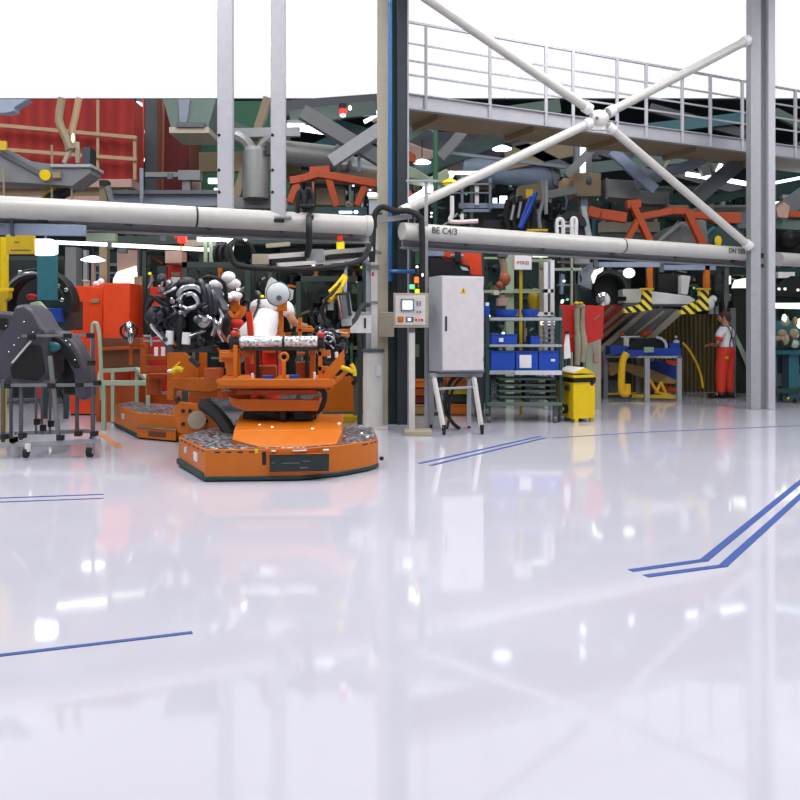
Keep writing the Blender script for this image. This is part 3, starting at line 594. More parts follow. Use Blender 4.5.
# two square posts standing on the left pipe
zc = 8.09
for lab, x0, x1, yb in (('square pale post rising from the cream pipe, closer to the red cabin', 217, 235, 210), ('square pale post rising from the cream pipe, closer to the centre column', 270.5, 287.5, 214)):
    Yp = 10.75; a, b = P(x0, yb, Yp), P(x1, yb, Yp)
    thing('square_post', lab, 'post', [
        ('tube', 'post', BX(a.x, b.x-.03, Yp, Yp+.1, a.z-.02, zc)),
        ('base_plate', 'greyl', BX(a.x-.05, b.x+.05, Yp-.04, Yp+.24, a.z-.06, a.z-.02)),
        ('saddle', 'black', BX(a.x+.05, b.x-.04, Yp-.06, Yp+.2, a.z-.11, a.z-.06)),
        ('bolt', 'black', [CY((x0+2, y, Yp), (x0+2, y, Yp-.015), .02) for y in (135, 170, 192)])], bevel=.012)

# ================================================================== CENTRE COLUMN GROUP
thing('round_column', 'thick white round pillar stub standing on floor beside orange lift', 'pillar', [
    ('shaft', 'offwhite', CY(P(373, 352, 12.1), Vector((P(373, 0, 12.1).x, 12.1, .03)), .142, n=28)),
    ('cap', 'greyd', CY(P(373, 352, 12.1), P(373, 349, 12.1), .165, n=28)),
    ('foot_plate', 'offwhite', BX(P(362, 0, 12.1).x-.05, P(384, 0, 12.1).x+.06, 11.95, 12.3, 0, .03)),
    ('control_box', 'plastic', B(376, 365, 381, 376, 11.93, .05))])
thing('boom_post', 'slim white boom post standing on the round pillar, wrapped by a hose', 'post', [
    ('mast', 'offwhite', B(371, 228, 377.5, 349, 12.0, .14)),
    ('side_rail', 'cabside', B(366, 262, 371, 349, 12.05, .1)),
    ('pipe_clip', 'steel', [B(369, 250, 381, 253, 11.97, .2), B(366, 265, 379, 268, 11.97, .2), B(367, 301, 378, 303, 11.97, .2)]),
    ('label_mark', 'red', B(372, 272, 374, 276, 11.99, .01))])
thing('steel_column', 'beige and dark H-section column in the centre with blue conduit', 'column', [
    ('flange', 'beige', BX(P(377, 0, 12.6).x, P(388, 0, 12.6).x, 12.6, 12.9, 0, zc)),
    ('flange', 'darksteel', BX(P(397, 0, 12.6).x, P(408, 0, 12.6).x, 12.6, 12.9, 0, zc), 'dark steel blue flange'),
    ('web', 'tealdark', BX(P(388, 0, 12.7).x, P(397, 0, 12.7).x, 12.72, 12.8, 0, zc)),
    ('edge', 'cabside', BX(P(407.3, 0, 12.6).x, P(409, 0, 12.6).x, 12.58, 12.62, 0, zc))], bevel=.005)
one('conduit', 'blue vertical pipe running up the centre column', 'pipe', 'bluepipe', [CY(P(390, 100, 12.5), Vector((P(390, 0, 12.5).x, 12.5, zc)), .03), T(.03, (390, 100, 12.5), (390, 268, 12.5), (391, 271, 12.5), (395, 271.5, 12.4), (419, 271.5, 12.4), k=3)], bevel=0)
one('air_hose', 'thick black hose arching over the centre column and down behind operator panel', 'hose', 'rubber', T(.042, (372, 262, 11.9), (373.5, 225, 11.9), (376, 212, 11.9), (383, 207, 11.9), (395, 211, 11.9), (408, 211, 11.9), (418, 216, 11.9), (422, 228, 11.9), (422, 300, 11.9), k=6, n=12), bevel=0)
one('air_hose', 'long black hose curving from boom post out over the engine line', 'hose', 'rubber', T(.035, (371, 236, 11.8), (369, 248, 11.6), (362, 259, 11.2), (345, 265, 10.8), (310, 269, 10.4), (275, 269, 10.2), (240, 266, 10.2), (232, 258, 10.2), (230, 247, 10.2), (236, 240, 10.3), k=6, n=12), bevel=0)
one('blue_hose', 'blue grey hose looped beside the boom post', 'hose', 'teal', T(.028, (367, 262, 11.95), (367.5, 240, 11.95), (370, 222, 11.95), (375, 214, 12.0), (381, 213, 12.1), k=6), bevel=0)
thing('hose_gantry', 'grey horizontal arm reaching from boom post to the hose arch', 'arm', [
    ('bar', 'greyl', BM((378, 221, 12.0), (412, 216, 12.0), .06, .07)), ('clamp', 'black', B(400, 218, 408, 230, 12.05, .15)), ('mast_top', 'offwhite', B(368, 193, 378, 199, 12.3, .12)), ('sleeve', 'cabside', B(369, 199, 377, 214, 12.32, .1))])
thing('slim_post', 'slender grey post rising beside the electrical cabinet', 'post', [
    ('tube', 'greyl', BX(P(424.5, 0, 12.0).x, P(428, 0, 12.0).x, 12.0, 12.05, 0, P(0, 181, 12).z)), ('arm', 'greyl', BM((406, 181, 12.0), (438, 181, 12.0), .04, .03)), ('foot', 'greyd', BX(P(422, 0, 12.0).x, P(431, 0, 12.0).x, 11.95, 12.1, 0, .02))])
thing('handling_boom', 'pale double-bar handling boom reaching from the boom post over the engines', 'boom', [
    ('bar', 'offwhite', [BM((372, 249, 11.7), (266, 257, 10.5), .05, .06), BM((368, 259, 11.6), (278, 265, 10.5), .05, .05)]),
    ('carriage', 'greyl', [B(311, 249, 323, 261, 10.9, .15), B(306, 254, 312, 260, 10.9, .15), B(363, 250, 368, 262, 11.5, .15)]),
    ('actuator', 'black', [BM((270, 262, 10.55), (305, 260, 10.9), .05, .06), BM((326, 258, 11.0), (356, 255, 11.4), .05, .06)]),
    ('end_block', 'beige', [B(252, 254, 268, 264, 10.45, .15), BM((266, 246, 10.6), (290, 244, 10.6), .05, .05)])])
thing('signal_lamp', 'yellow signal box with red cap on the handling boom', 'signal lamp', [
    ('housing', 'lampyellow', B(336.5, 241.5, 344, 249, 11.3, .09)), ('cap', 'lampred', CY((340, 241, 11.35), (340, 236, 11.35), .035))])
thing('gripper', 'silver air cylinder with orange clamp hanging below the boom', 'gripper', [
    ('cylinder', 'chrome', CY((343, 294, 10.3), (346, 317, 10.3), .085, n=22)),
    ('collar', 'gunmetal', [TO((343, 294, 10.3), (.12, 0, -1), .082, .016)]),
    ('lower_case', 'greyl', CY((346, 317, 10.3), (347, 326, 10.3), .065)),
    ('clamp', 'orange', B(339.5, 329, 349, 337, 10.22, .12)),
    ('tube', 'steel', BM((345, 295, 10.35), (346, 262, 10.9), .04, .04)),
    ('hook_arm', 'greend', T(.03, (349, 326, 10.35), (356, 318, 10.5), (362, 306, 10.8), (368, 305, 11.5)))])
thing('hose_sleeve', 'yellow striped bent protective sleeve hanging from the boom', 'sleeve', [
    ('sleeve', 'yellow', [T(.04, (345, 277, 10.6), (342, 286, 10.5), (336, 294, 10.4), (329, 300, 10.3)), T(.02, (344, 275, 10.6), (337, 284, 10.4), (329, 292, 10.3))]),
    ('ribbon', 'black', [T(.03, (327, 302, 10.35), (322, 310, 10.4), (326, 322, 10.4)), T(.018, (340, 283, 10.42), (331, 295, 10.3), (325, 300, 10.3))])])
thing('junction_box', 'white box with dark slot fixed to the boom post', 'box', [
    ('box', 'white', B(350, 314, 371, 333, 11.7, .2)), ('slot', 'strap', B(364, 318, 366, 328, 11.68, .02)), ('lip', 'cabside', B(350, 312, 371, 314, 11.68, .24))])
one('junction_box', 'plain beige grey box fixed in front of the centre column', 'box', 'beige', B(378.5, 312, 394, 337, 12.3, .3), bevel=.01)
thing('ring_stand', 'grey pole on round yellow base beyond orange vehicle', 'stand', [
    ('pole', 'grey', CY(P(355, 350, 13.3), Vector((P(355, 0, 13.3).x, 13.3, .05)), .03)),
    ('base', 'yellow', CY(Vector((P(350, 0, 13.3).x, 13.3, 0)), Vector((P(350, 0, 13.3).x, 13.3, .07)), .24, n=24)),
    ('cap', 'orange_red', B(353, 346, 358, 351, 13.27, .06))])
thing('orange_barrier', 'low plain orange barrier box behind the ring-based pole', 'barrier', [
    ('box', 'orange', BX(P(322, 0, 14.2).x, P(362, 0, 14.2).x, 14.2, 14.6, .04, P(0, 377, 14.2).z)), ('skirt', 'greyd', BX(P(322, 0, 14.2).x, P(362, 0, 14.2).x, 14.18, 14.6, 0, .05))])
thing('floor_mat', 'yellowish floor mat under the orange barrier', 'mat', [('mat', 'wood', PL(.001, .008, FL(300, 412)[:2], FL(345, 432)[:2], FL(360, 414)[:2], FL(330, 408)[:2]))], bevel=0)

# ================================================================== OPERATOR PANEL + CABINET
Yh = 11.45
hp = P(411, 310, Yh)
hmi = thing('operator_panel', 'beige operator panel with lit square screen on a white pedestal', 'control panel', [
    ('housing', 'beige', [B(393.5, 293, 428.5, 327.5, Yh, .16)]),
    ('face_plate', 'offwhite', B(395.5, 295.5, 425.5, 325, Yh-.012, .014)),
    ('screen', 'screen', B(402.5, 300.5, 412.5, 309.5, Yh-.03, .02), [('bezel', 'bluegrey', [B(400.8, 299, 414, 300.5, Yh-.035, .03), B(400.8, 309.5, 414, 311, Yh-.035, .03), B(400.8, 299, 402.5, 311, Yh-.035, .03), B(412.5, 299, 414, 311, Yh-.035, .03)])]),
    ('key_pad', 'grey', [B(416.5, 301 + 1.8*j, 418.3, 302.2 + 1.8*j, Yh-.022, .012) for j in range(3)] + [B(419.2, 301 + 1.8*j, 421, 302.2 + 1.8*j, Yh-.022, .012) for j in range(3)] + [B(416.5, 310.5, 418, 313, Yh-.022, .012), B(419.3, 310.5, 421, 313, Yh-.022, .012)]),
    ('rotary_switch', 'orange', [B(397.5, 316.5, 403.5, 322, Yh-.02, .02), CY((400.5, 319.2, Yh-.02), (400.5, 319.2, Yh-.05), .025)]),
    ('selector', 'greyd', B(405.8, 317, 413.6, 322, Yh-.02, .02), [('lit_button', 'screen', B(407.8, 318, 411, 321, Yh-.03, .012))]),
    ('push_button', 'black', [CY((416, 319.8, Yh), (416, 319.8, Yh-.03), .014), CY((422, 319.8, Yh), (422, 319.8, Yh-.03), .014)]),
    ('push_button', 'lampred', CY((419.2, 319.6, Yh), (419.2, 319.6, Yh-.035), .018), 'red button'),
    ('pedestal', 'offwhite', BX(P(409, 0, 11.5).x, P(415, 0, 11.5).x, 11.5, 11.58, .05, P(0, 332, 11.5).z)),
    ('neck', 'grey', B(409, 327.5, 415, 333, 11.5, .08)),
    ('foot', 'beige', BX(P(404.5, 0, 11.4).x, P(431.5, 0, 11.4).x, 11.2, 11.65, 0, .06))], bevel=.004)
thing('signal_tower', 'stack light with orange, green and yellow lenses behind operator panel', 'signal lamp', [
    ('orange_lens', 'lampamber', CY((416.5, 283, 11.7), (416.5, 277, 11.7), .032)), ('green_lens', 'lampgreen', B(409.5, 284.5, 414.5, 289, 11.7, .06)),
    ('yellow_lens', 'lampyellow', B(415, 289, 419.5, 294, 11.65, .06)), ('pole', 'black', [CY((416.5, 295, 11.7), (416.5, 283, 11.7), .018), CY((416.5, 277, 11.7), (416.5, 268, 11.7), .02), B(409, 289, 415, 291, 11.72, .03)]),
    ('white_lens', 'lampwarm', [EL((417, 267, 11.7), .02, .02, .02), EL((422.5, 275, 11.7), .015, .015, .025)])])
ca, cb, cc = Vector((*XY(441.5, 11.45), 0)), Vector((*XY(484, 11.62), 0)), Vector((*XY(428.5, 11.8), 0))
cd = cb + (cc - ca); zt, zb = P(0, 275.5, 11.45).z, P(0, 372, 11.45).z
cn = Vector(((cb-ca).y, -(cb-ca).x, 0)).normalized(); cu_ = (cb-ca).normalized()
def onface(u0, u1, z0, z1, out=.012, deep=.0):
    L = (cb-ca).length
    a = ca + cu_*u0*L; b = ca + cu_*u1*L
    return lambda bm: quadbox(bm, [c + Vector((0,0,z)) for z in (z0, z1) for c in (a+cn*out, b+cn*out, b-cn*deep, a-cn*deep)])
fh = zt - zb
elec = thing('electrical_cabinet', 'tall light grey electrical cabinet with warning triangle, raised on a wheeled stand', 'cabinet', [
    ('body', 'cabside', PL(zb, zt, ca, cb, cd, cc)),
    ('door', 'cabinet', onface(.01, .975, zb+.02, zt-.015, .025, .002), [
        ('handle', 'black', onface(.07, .11, zb+.5*fh-.1, zb+.5*fh+.1, .04, -.02)),
        ('warning_sign', 'yellow', lambda bm: PL(0, .003, (-.05, -.04), (.05, -.04), (0, .045))(bm)),
        ]),
    ('hinge', 'greyd', [onface(.965, .98, zb+t*fh, zb+t*fh+.07, .035, -.02) for t in (.1, .85)]),
    ('skirt', 'greyd', PL(zb-.03, zb, ca, cb, cd, cc)),
], bevel=.006)
# put the warning triangle in place
for ch in elec.children:
    for g in ch.children:
        if g.name.startswith('warning_sign'):
            bmw = bmesh.new(); bmw.from_mesh(g.data)
            bmesh.ops.translate(bmw, vec=elec.location, verts=bmw.verts)
            fa = math.atan2(cu_.y, cu_.x)
            M = Matrix.Translation(ca + cu_*.49*(cb-ca).length + cn*.026 + Vector((0,0,zt-.2))) @ Matrix.Rotation(fa, 4, 'Z') @ Matrix.Rotation(PI/2, 4, 'X')
            bmesh.ops.transform(bmw, matrix=M, verts=bmw.verts); bmesh.ops.translate(bmw, vec=-elec.location, verts=bmw.verts)
            bmw.to_mesh(g.data); bmw.free(); g.modifiers.clear()
            bolt = mesh('lightning_mark', 'black', lambda bm: [f(bm) for f in (
                BM(M @ Vector((.006, .02, .004)), M @ Vector((-.008, -.008, .004)), .004, .009), BM(M @ Vector((-.008, -.006, .004)), M @ Vector((.01, -.004, .004)), .004, .008), BM(M @ Vector((.008, -.004, .004)), M @ Vector((-.004, -.03, .004)), .004, .008))], elec.location, ch, bevel=0)
thing('cabinet_stand', 'splayed white-legged stand with casters under the light grey cabinet', 'stand', [
    ('leg', 'offwhite', BM((434, 378, 11.3), (443.5, 428, 11.15), .05, .05)), ('leg', 'offwhite', BM((474, 378, 11.5), (481.5, 428, 11.4), .05, .05)),
    ('leg', 'greyl', BM((431, 372, 12.0), (431, 424, 12.1), .08, .08)), ('leg', 'greyl', BM((469, 372, 12.0), (469, 426, 12.0), .06, .06)),
    ('crossbar', 'greyl', [BM((436, 389, 11.3), (473, 387, 11.5), .035, .03), BM((430, 375, 11.6), (482, 375, 11.7), .06, .05), BM((434, 378, 11.35), (431, 378, 12.0), .04, .04), BM((474, 378, 11.5), (469, 378, 12.0), .04, .04)]),
    ('caster', 'black', [CY(FL(444, 435) + Vector((-.02, 0, .045)), FL(444, 435) + Vector((.02, 0, .045)), .045), B(442, 425, 446, 431, 11.12, .05)]),
    ('caster', 'black', [CY(FL(482, 434) + Vector((-.02, 0, .045)), FL(482, 434) + Vector((.02, 0, .045)), .045), B(480, 425, 484, 430, 11.35, .05)]),
    ('caster', 'black', [CY(FL(431, 428) + Vector((-.02, 0, .045)), FL(431, 428) + Vector((.02, 0, .045)), .045), CY(FL(469, 428) + Vector((-.02, 0, .045)), FL(469, 428) + Vector((.02, 0, .045)), .045)])])
one('cable_bundle', 'black cables drooping from the light grey cabinet to the floor', 'cable', 'rubber', [T(.028, (462, 374, 11.8), (452, 380, 11.8), (446, 394, 11.8), (446, 410, 11.9), (452, 422, 12.0), (460, 429, 12.0)), T(.02, (466, 374, 11.8), (456, 384, 11.8), (450, 400, 11.8), (449, 418, 11.9), (447, 428, 11.7))], bevel=0)
def crate(label, x0, y0, x1, y1, Y, d, m, group=None):
    a, b = P(x0, y1, Y), P(x1, y0, Y); t = .02
    return thing('crate', label, 'crate', [
        ('tub', m, [BX(a.x, b.x, Y, Y+t, a.z, b.z), BX(a.x, b.x, Y+d-t, Y+d, a.z, b.z), BX(a.x, a.x+t, Y, Y+d, a.z, b.z), BX(b.x-t, b.x, Y, Y+d, a.z, b.z), BX(a.x, b.x, Y, Y+d, a.z, a.z+t)]),
        ('rim', m, [BX(a.x-.012, b.x+.012, Y-.012, Y+.01, b.z-.025, b.z), BX(a.x-.012, b.x+.012, Y+d-.01, Y+d+.012, b.z-.025, b.z)])], group)
Yc = 14.0
for i, (lab, x0, y0, x1, y1, m) in enumerate([
    ('orange crate, topmost of the stack between operator panel and cabinet stand', 406, 380, 426, 388.5, 'orange'),
    ('dark orange crate second from the top behind the operator pedestal', 406, 389, 426, 396.5, 'orange_dark'),
    ('maroon crate third from the top behind the operator pedestal', 406, 397, 426, 404, 'maroon'),
    ('brown crate, lowest of the stack behind the operator pedestal', 406, 404.5, 426, 415.3, 'wood'),
    ('orange crate, topmost of the stack seen through the cabinet stand', 445, 379, 470, 387, 'orange'),
    ('yellow crate second from the top seen through the cabinet stand', 445, 387.5, 470, 395, 'yellowd'),
    ('dark green crate third from the top seen through the cabinet stand', 445, 395.5, 470, 403.5, 'greend'),
    ('orange crate, lowest of the stack seen through the cabinet stand', 445, 404, 470, 415.3, 'orange')]):
    crate(lab, x0, y0, x1, y1, Yc, .4, m)
thing('crate_plinth', 'dark low pallet under the crate stacks behind the cabinet', 'pallet', [('deck', 'greyd', BX(P(404, 0, 14).x, P(474, 0, 14).x, 13.95, 14.5, 0.0, .005))], bevel=0)
thing('machine_guard', 'dark teal glazed machine guard behind the operator panel', 'guard', [
    ('sheet', 'tealdark', BX(P(387, 0, 13.1).x, P(407, 0, 13.1).x, 13.1, 13.16, 0, P(0, 335, 13.1).z)), ('frame', 'greyl', [BX(P(385.5, 0, 13.1).x, P(387.5, 0, 13.1).x, 13.08, 13.18, 0, P(0, 330, 13.1).z)]),
    ('fitting', 'bluepipe', B(382, 345, 387, 352, 13.0, .06))])

# red machine behind cabinet
thing('robot_housing', 'bright red machine cover with black arm above the electrical cabinet', 'machine', [
    ('cover', 'orange_red', PZ(13.6, .6, (443, 248), (481, 249), (482, 276), (470, 274), (462, 262), (444, 256))),
    ('arm', 'black', [PZ(13.5, .3, (430, 258), (458, 262), (470, 266), (470, 277), (430, 277)), B(455, 251, 461, 262, 13.4, .3)]),
    ('label_plate', 'plastic', PZ(13.48, .02, (460, 266), (467, 268), (469, 271), (462, 270))),
    ('bracket', 'paleblue', [B(428, 248, 444, 256, 13.5, .1), EL((457, 256, 13.5), .12, .1, .04)]),
    ('stand', 'greyd', [BX(P(446, 0, 14).x, P(476, 0, 14).x, 13.7, 13.9, .75, P(0, 274, 13.7).z), BX(P(450, 0, 14).x, P(472, 0, 14).x, 13.65, 13.85, .7, .8), BX(P(474, 0, 14).x, P(482, 0, 14).x, 13.7, 13.9, 0, 1.2)])])

# ================================================================== BLUE SHELF RACK
Yr = 12.9
thing('shelf_rack', 'teal and grey shelf rack on casters filled with blue bins, beside the yellow bin', 'rack', [
    ('upright', 'tealdark', BX(P(485.5, 0, Yr).x, P(489.5, 0, Yr).x, Yr, Yr+.06, .1, P(0, 315, Yr).z)),
    ('upright', 'tealdark', BX(P(559.5, 0, Yr).x, P(562.5, 0, Yr).x, Yr, Yr+.06, .1, P(0, 308, Yr).z)),
    ('upright', 'tealdark', [BX(P(488, 0, 13.6).x, P(491, 0, 13.6).x, 13.6, 13.66, 0, P(0, 318, 13.6).z), BX(P(556, 0, 13.6).x, P(559, 0, 13.6).x, 13.6, 13.66, 0, P(0, 318, 13.6).z)]),
    ('shelf', 'greyl', B(489.5, 317.5, 562, 320.5, Yr-.03, .75)), ('shelf', 'greyl', B(489.5, 344.5, 562, 347, Yr-.03, .75)), ('shelf', 'greyl', [B(489.5, 370.5, 562, 374.5, Yr-.03, .75)]),
    ('shelf_lip', 'plastic', B(515, 371, 562, 375, Yr-.05, .02)),
    ('base_frame', 'steelgreen', [BM((487, 404, Yr), (562, 404, Yr), .05, .05), BM((487, 398, Yr+.7), (560, 398, Yr+.7), .05, .05), BM((487, 412, Yr-.1), (487, 400, Yr+.7), .05, .05), BM((561, 412, Yr), (559, 400, Yr+.7), .04, .04)]),
    ('caster', 'greyd', [CY(P(555, 420, Yr) + Vector((-.03, 0, 0)), P(555, 420, Yr) + Vector((.03, 0, 0)), .06), B(553, 404, 558, 418, Yr+.03, .05)]),
    ('caster', 'greyd', [CY(P(489, 420, Yr) + Vector((-.03, 0, 0)), P(489, 420, Yr) + Vector((.03, 0, 0)), .06), B(487, 404, 491, 418, Yr+.03, .05)])], bevel=.003)
for i in range(4):
    y = 378 + i*6
    thing('slatted_tray', ['steel green slatted tray, highest of four under the blue-bin shelves', 'steel green slatted tray, second of four under the blue-bin shelves', 'steel green slatted tray, third of four under the blue-bin shelves', 'steel green slatted tray, lowest of four under the blue-bin shelves'][i], 'tray', [
        ('deck', 'steelgreen', [B(499, y, 556, y+2.2, 13.05, .5)]), ('runner', 'greend', [B(500, y+2.2, 505, y+6, 13.07, .45), B(525, y+2.2, 530, y+6, 13.07, .45), B(550, y+2.2, 555, y+6, 13.07, .45)])], bevel=.002)
def bluebin(label, x0, y0, x1, y1, Y=Yr+.02, lab=None):
    a, b = P(x0, y1, Y), P(x1, y0, Y); t = .015; dd = .5
    ps = [('tub', 'bluebin', [PL(a.z, b.z, (a.x, Y), (b.x, Y), (b.x, Y+dd), (a.x, Y+dd))]), ('rim', 'blue', [BX(a.x-.008, b.x+.008, Y-.012, Y+.02, b.z-.02, b.z)])]
    if lab: ps.append(('paper_label', 'white', B(*lab, Y-.02, .01)))
    return thing('storage_bin', label, 'bin', ps)
bluebin('wide blue bin on the lowest shelf, next to the light grey cabinet', 491, 351, 515, 370.4)
bluebin('blue bin with large white paper label in the middle of the lowest shelf', 516, 351, 538, 370.4, lab=(519.5, 355, 531.5, 368))
bluebin('blue bin at the yellow-bin end of the lowest shelf', 539, 351, 559, 370.4, lab=(551, 359, 555, 361.5))
bluebin('blue bin with small label on the middle shelf', 491.5, 334, 517, 344.4, lab=(499, 338, 503.5, 342))
bluebin('small square blue bin on the middle shelf near the rack end', 531, 336, 540, 344.4)
for lab, x, y, w in (('round blue tub on the top shelf next to the light grey cabinet', 506, 317.4, 12), ('round blue tub on the top shelf under the yellow pole', 530, 317.4, 9)):
    c = P(x, y, 13.2); r = w*13.2/F
    thing('round_tub', lab, 'tub', [('bowl', 'bluebin', LA(c, (0, 0, 1), [(r*.7, 0), (r*.95, .06), (r, .12), (r*.9, .12), (r*.8, .04)], 20)), ('contents', 'tealdark', EL(c + Vector((0, 0, .1)), r*.7, r*.7, .03))], bevel=0)
bluebin('small dark blue bin poking out from behind the light grey cabinet', 484.5, 303, 490, 315, 13.0, lab=(485.5, 302.5, 489, 306))
one('wire_shelves', 'stack of thin grey wire shelves behind the rack end', 'wire shelf', 'greyl', [B(545, 322+i*5, 555, 324+i*5, 13.75, .3) for i in range(5)] + [B(544, 316, 545, 347, 13.75, .03), B(555, 316, 556, 347, 13.75, .03)])
thing('cardboard_roll', 'tan roll standing among the tubs on the top shelf', 'roll', [('roll', 'pink', CY((502, 306, 13.4), (502, 298, 13.4), .09)), ('core', 'tan', CY((502, 298, 13.4), (502, 295, 13.4), .05))])
thing('paper_sheet', 'white paper sheet hanging at the open end of the blue-bin rack', 'paper', [('sheet', 'white', PZ(13.0, .015, (566, 333), (569, 334), (571, 358), (564, 359), (564, 345))), ('clip', 'black', B(565, 331, 569, 334, 12.98, .05))], bevel=0)

# ================================================================== YELLOW BIN
b0, b1, b2 = Vector((*XY(573.5, 12.85), 0)), Vector((*XY(595, 13.05), 0)), Vector((*XY(556.5, 13.5), 0)); b3 = b1 + (b2-b0)
zbt = .66
def outset(s): 
    c = (b0+b1+b2+b3)/4; return [c + (p-c)*s for p in (b0, b1, b3, b2)]
ridge0, ridge1 = (b0+b1)/2, (b2+b3)/2
def roof(bm):
    o = outset(1.0); z = .745
    v = [bm.verts.new((p.x, p.y, z)) for p in o]; r = [bm.verts.new((p.x, p.y, z+.09)) for p in (ridge0, ridge1)]
    bm.faces.new((v[0], v[1], r[0])); bm.faces.new((v[1], v[2], r[1], r[0])); bm.faces.new((v[2], v[3], r[1])); bm.faces.new((v[3], v[0], r[0], r[1])); bm.faces.new(v[::-1])
dn = (b2-b0).normalized()
thing('waste_bin', 'yellow metal waste bin with black bag, wheels and peaked lid', 'waste bin', [
    ('body', 'yellow', PL(.06, zbt+.06, *[p for p in outset(1.0)])),
    ('lid', 'yellow', roof, [('lid_flap', 'white', lambda bm: quadbox(bm, [p + Vector((0, 0, z)) for z in (.0, .006) for p in (
        outset(.92)[0]*.95 + ridge0*.05 + Vector((0,0,.76)), outset(.92)[3]*.95 + ridge1*.05 + Vector((0,0,.76)), ridge1 + Vector((0,0,.832)), ridge0 + Vector((0,0,.832)))]))]),
    ('liner', 'bagblack', [PL(zbt-.05, zbt+.02, *outset(1.05)), EL(b1 + Vector((-.12, -.02, zbt-.07)), .11, .03, .05), EL(b1 + Vector((-.03, .0, zbt-.04)), .04, .05, .04)], 'shiny black bag edge'),
    ('foot', 'yellow', [PL(0, .07, *[p*.0 + q + (p-q)*.0 + Vector((dx, dy, 0)) for dx, dy in ((-.03, -.02), (.03, -.02), (.03, .04), (-.03, .04))]) for q in (b0 + Vector((.05, .05, 0)), b1 + Vector((-.05, .04, 0)), b3 + Vector((-.03, -.06, 0))) for p in (q,)]),
    ('wheel', 'black', CY(b0 + (b2-b0)*.42 + Vector((.03, .02, .19)), b0 + (b2-b0)*.42 + Vector((-.06, -.04, .19)), .075, n=18), [('hub', 'yellowd', CY(b0 + (b2-b0)*.42 + Vector((.03, .02, .19)), b0 + (b2-b0)*.42 + Vector((-.068, -.045, .19)), .03))]),
    ('latch', 'darksteel', CY(b0 + (b2-b0)*.25 + Vector((.02, .02, .52)), b0 + (b2-b0)*.25 + Vector((-.05, -.03, .52)), .045)),
], bevel=.006)

# ================================================================== SIGN, FRAME
sg = thing('hanging_sign', 'small pinkish white notice on a yellow pole above the blue-bin rack', 'sign', [
    ('board', 'pink', B(513, 254, 532, 270, 14.0, .03)), ('face', 'white', B(514.5, 255.5, 531.5, 269.5, 13.985, .02)),
    ('pole', 'yellowd', B(519.5, 270, 522.5, 318, 14.05, .05)), ('foot', 'yellowd', BX(P(519.5, 0, 14.05).x, P(522.5, 0, 14.05).x, 14.06, 14.1, 0, P(0, 318, 14.05).z))])
text('PTR02', 'caption', P(523, 263, 13.98), .075, 'hanger', sg, sg.location)
thing('door_frame', 'bright white framed machine door above the blue-bin rack', 'machine door', [
    ('frame', 'white', [B(544, 262, 548, 315, 15.0, .1), B(550.5, 260, 554.5, 315, 15.0, .1), B(537, 312, 554, 316, 15.0, .1), B(544, 289, 554, 293, 15.0, .1)]),
    ('pane', 'paleblue', B(545, 262, 551, 290, 15.05, .02)), ('foot', 'greyl', [BF(544, 316, 548, 15.05, .08), BF(551, 316, 554, 15.05, .08)])])
thing('pale_gantry', 'pale green steel machine frame between the red machine and white door', 'frame', [
    ('post', 'palegreen', BX(P(506, 0, 15.3).x, P(514, 0, 15.3).x, 15.3, 15.45, 0, P(0, 253, 15.3).z)),
    ('beam', 'palegreen', [B(484, 290, 545, 293, 15.2, .08), B(484, 257, 500, 259, 15.2, .08), B(530, 259, 552, 262, 15.2, .08), B(514, 289, 540, 291, 15.2, .08), B(540, 268, 582, 270.5, 15.4, .08)]),
    ('post', 'beige', [BX(P(539.5, 0, 15.4).x, P(543, 0, 15.4).x, 15.4, 15.5, 0, P(0, 256, 15.4).z), BX(P(571, 0, 15.4).x, P(573, 0, 15.4).x, 15.4, 15.5, 0, P(0, 256, 15.4).z)]),
    ('yellow_cover', 'yellowd', [EL((535, 300, 15.6), .14, .15, .22)]),
    ('lamp_bar', 'lampwarm', [B(533, 254.5, 548, 257, 15.1, .06), B(541, 321, 555, 325, 15.1, .06)])])
thing('small_robot', 'tan jointed small robot arm reaching down beside the pale green frame', 'robot arm', [
    ('upper_arm', 'tan', T(.06, (501, 256, 14.6), (504, 268, 14.6), (502, 282, 14.6), (498, 290, 14.6))), ('wrist', 'copper', [EL((505, 279, 14.5), .1, .08, .12), EL((500, 285, 14.5), .07, .06, .07)]),
    ('tool', 'white', [B(494, 290, 499, 295, 14.5, .08), B(500, 296, 504, 299, 14.5, .08)]), ('mount', 'greyd', B(498, 252, 508, 257, 14.5, .2))])

# ================================================================== RED PANELS, CLOTHS, INCLINED CHUTE
thing('red_guard', 'red machine guard panels behind the hanging cloths near the yellow bin', 'guard', [
    ('panel', 'red', [B(560, 305, 575, 352, 14.6, .08)]), ('panel', 'red', [PZ(14.7, .08, (585, 305), (604, 306), (603, 338), (585, 345))]),
    ('post', 'grey', [BX(P(562, 0, 14.7).x, P(564, 0, 14.7).x, 14.7, 14.75, 0, P(0, 352, 14.7).z), BX(P(585, 0, 14.7).x, P(587, 0, 14.7).x, 14.78, 14.82, 0, P(0, 330, 14.7).z)]),
    ('scratch', 'tan', [BM((570, 337, 14.58), (573, 336, 14.58), .01, .02), BM((594, 320, 14.68), (600, 315, 14.68), .01, .02)])])
one('drape', 'olive grey cloths hanging between the red guard panels', 'cloth', 'cloth', [T([.05, .045, .055, .05], (577, 308, 14.4), (577, 325, 14.42), (578, 345, 14.4), (577, 365, 14.4)), T([.04, .05, .06, .05], (583, 308, 14.4), (582, 325, 14.45), (584, 345, 14.4), (582, 362, 14.4)), EL((580, 306, 14.4), .09, .05, .05)], bevel=0)
one('yellow_tag', 'small yellow bow tied above the hanging olive cloths', 'tag', 'yellow', [EL((577, 303, 14.35), .05, .03, .025), EL((581, 303, 14.35), .04, .03, .02)], bevel=0)
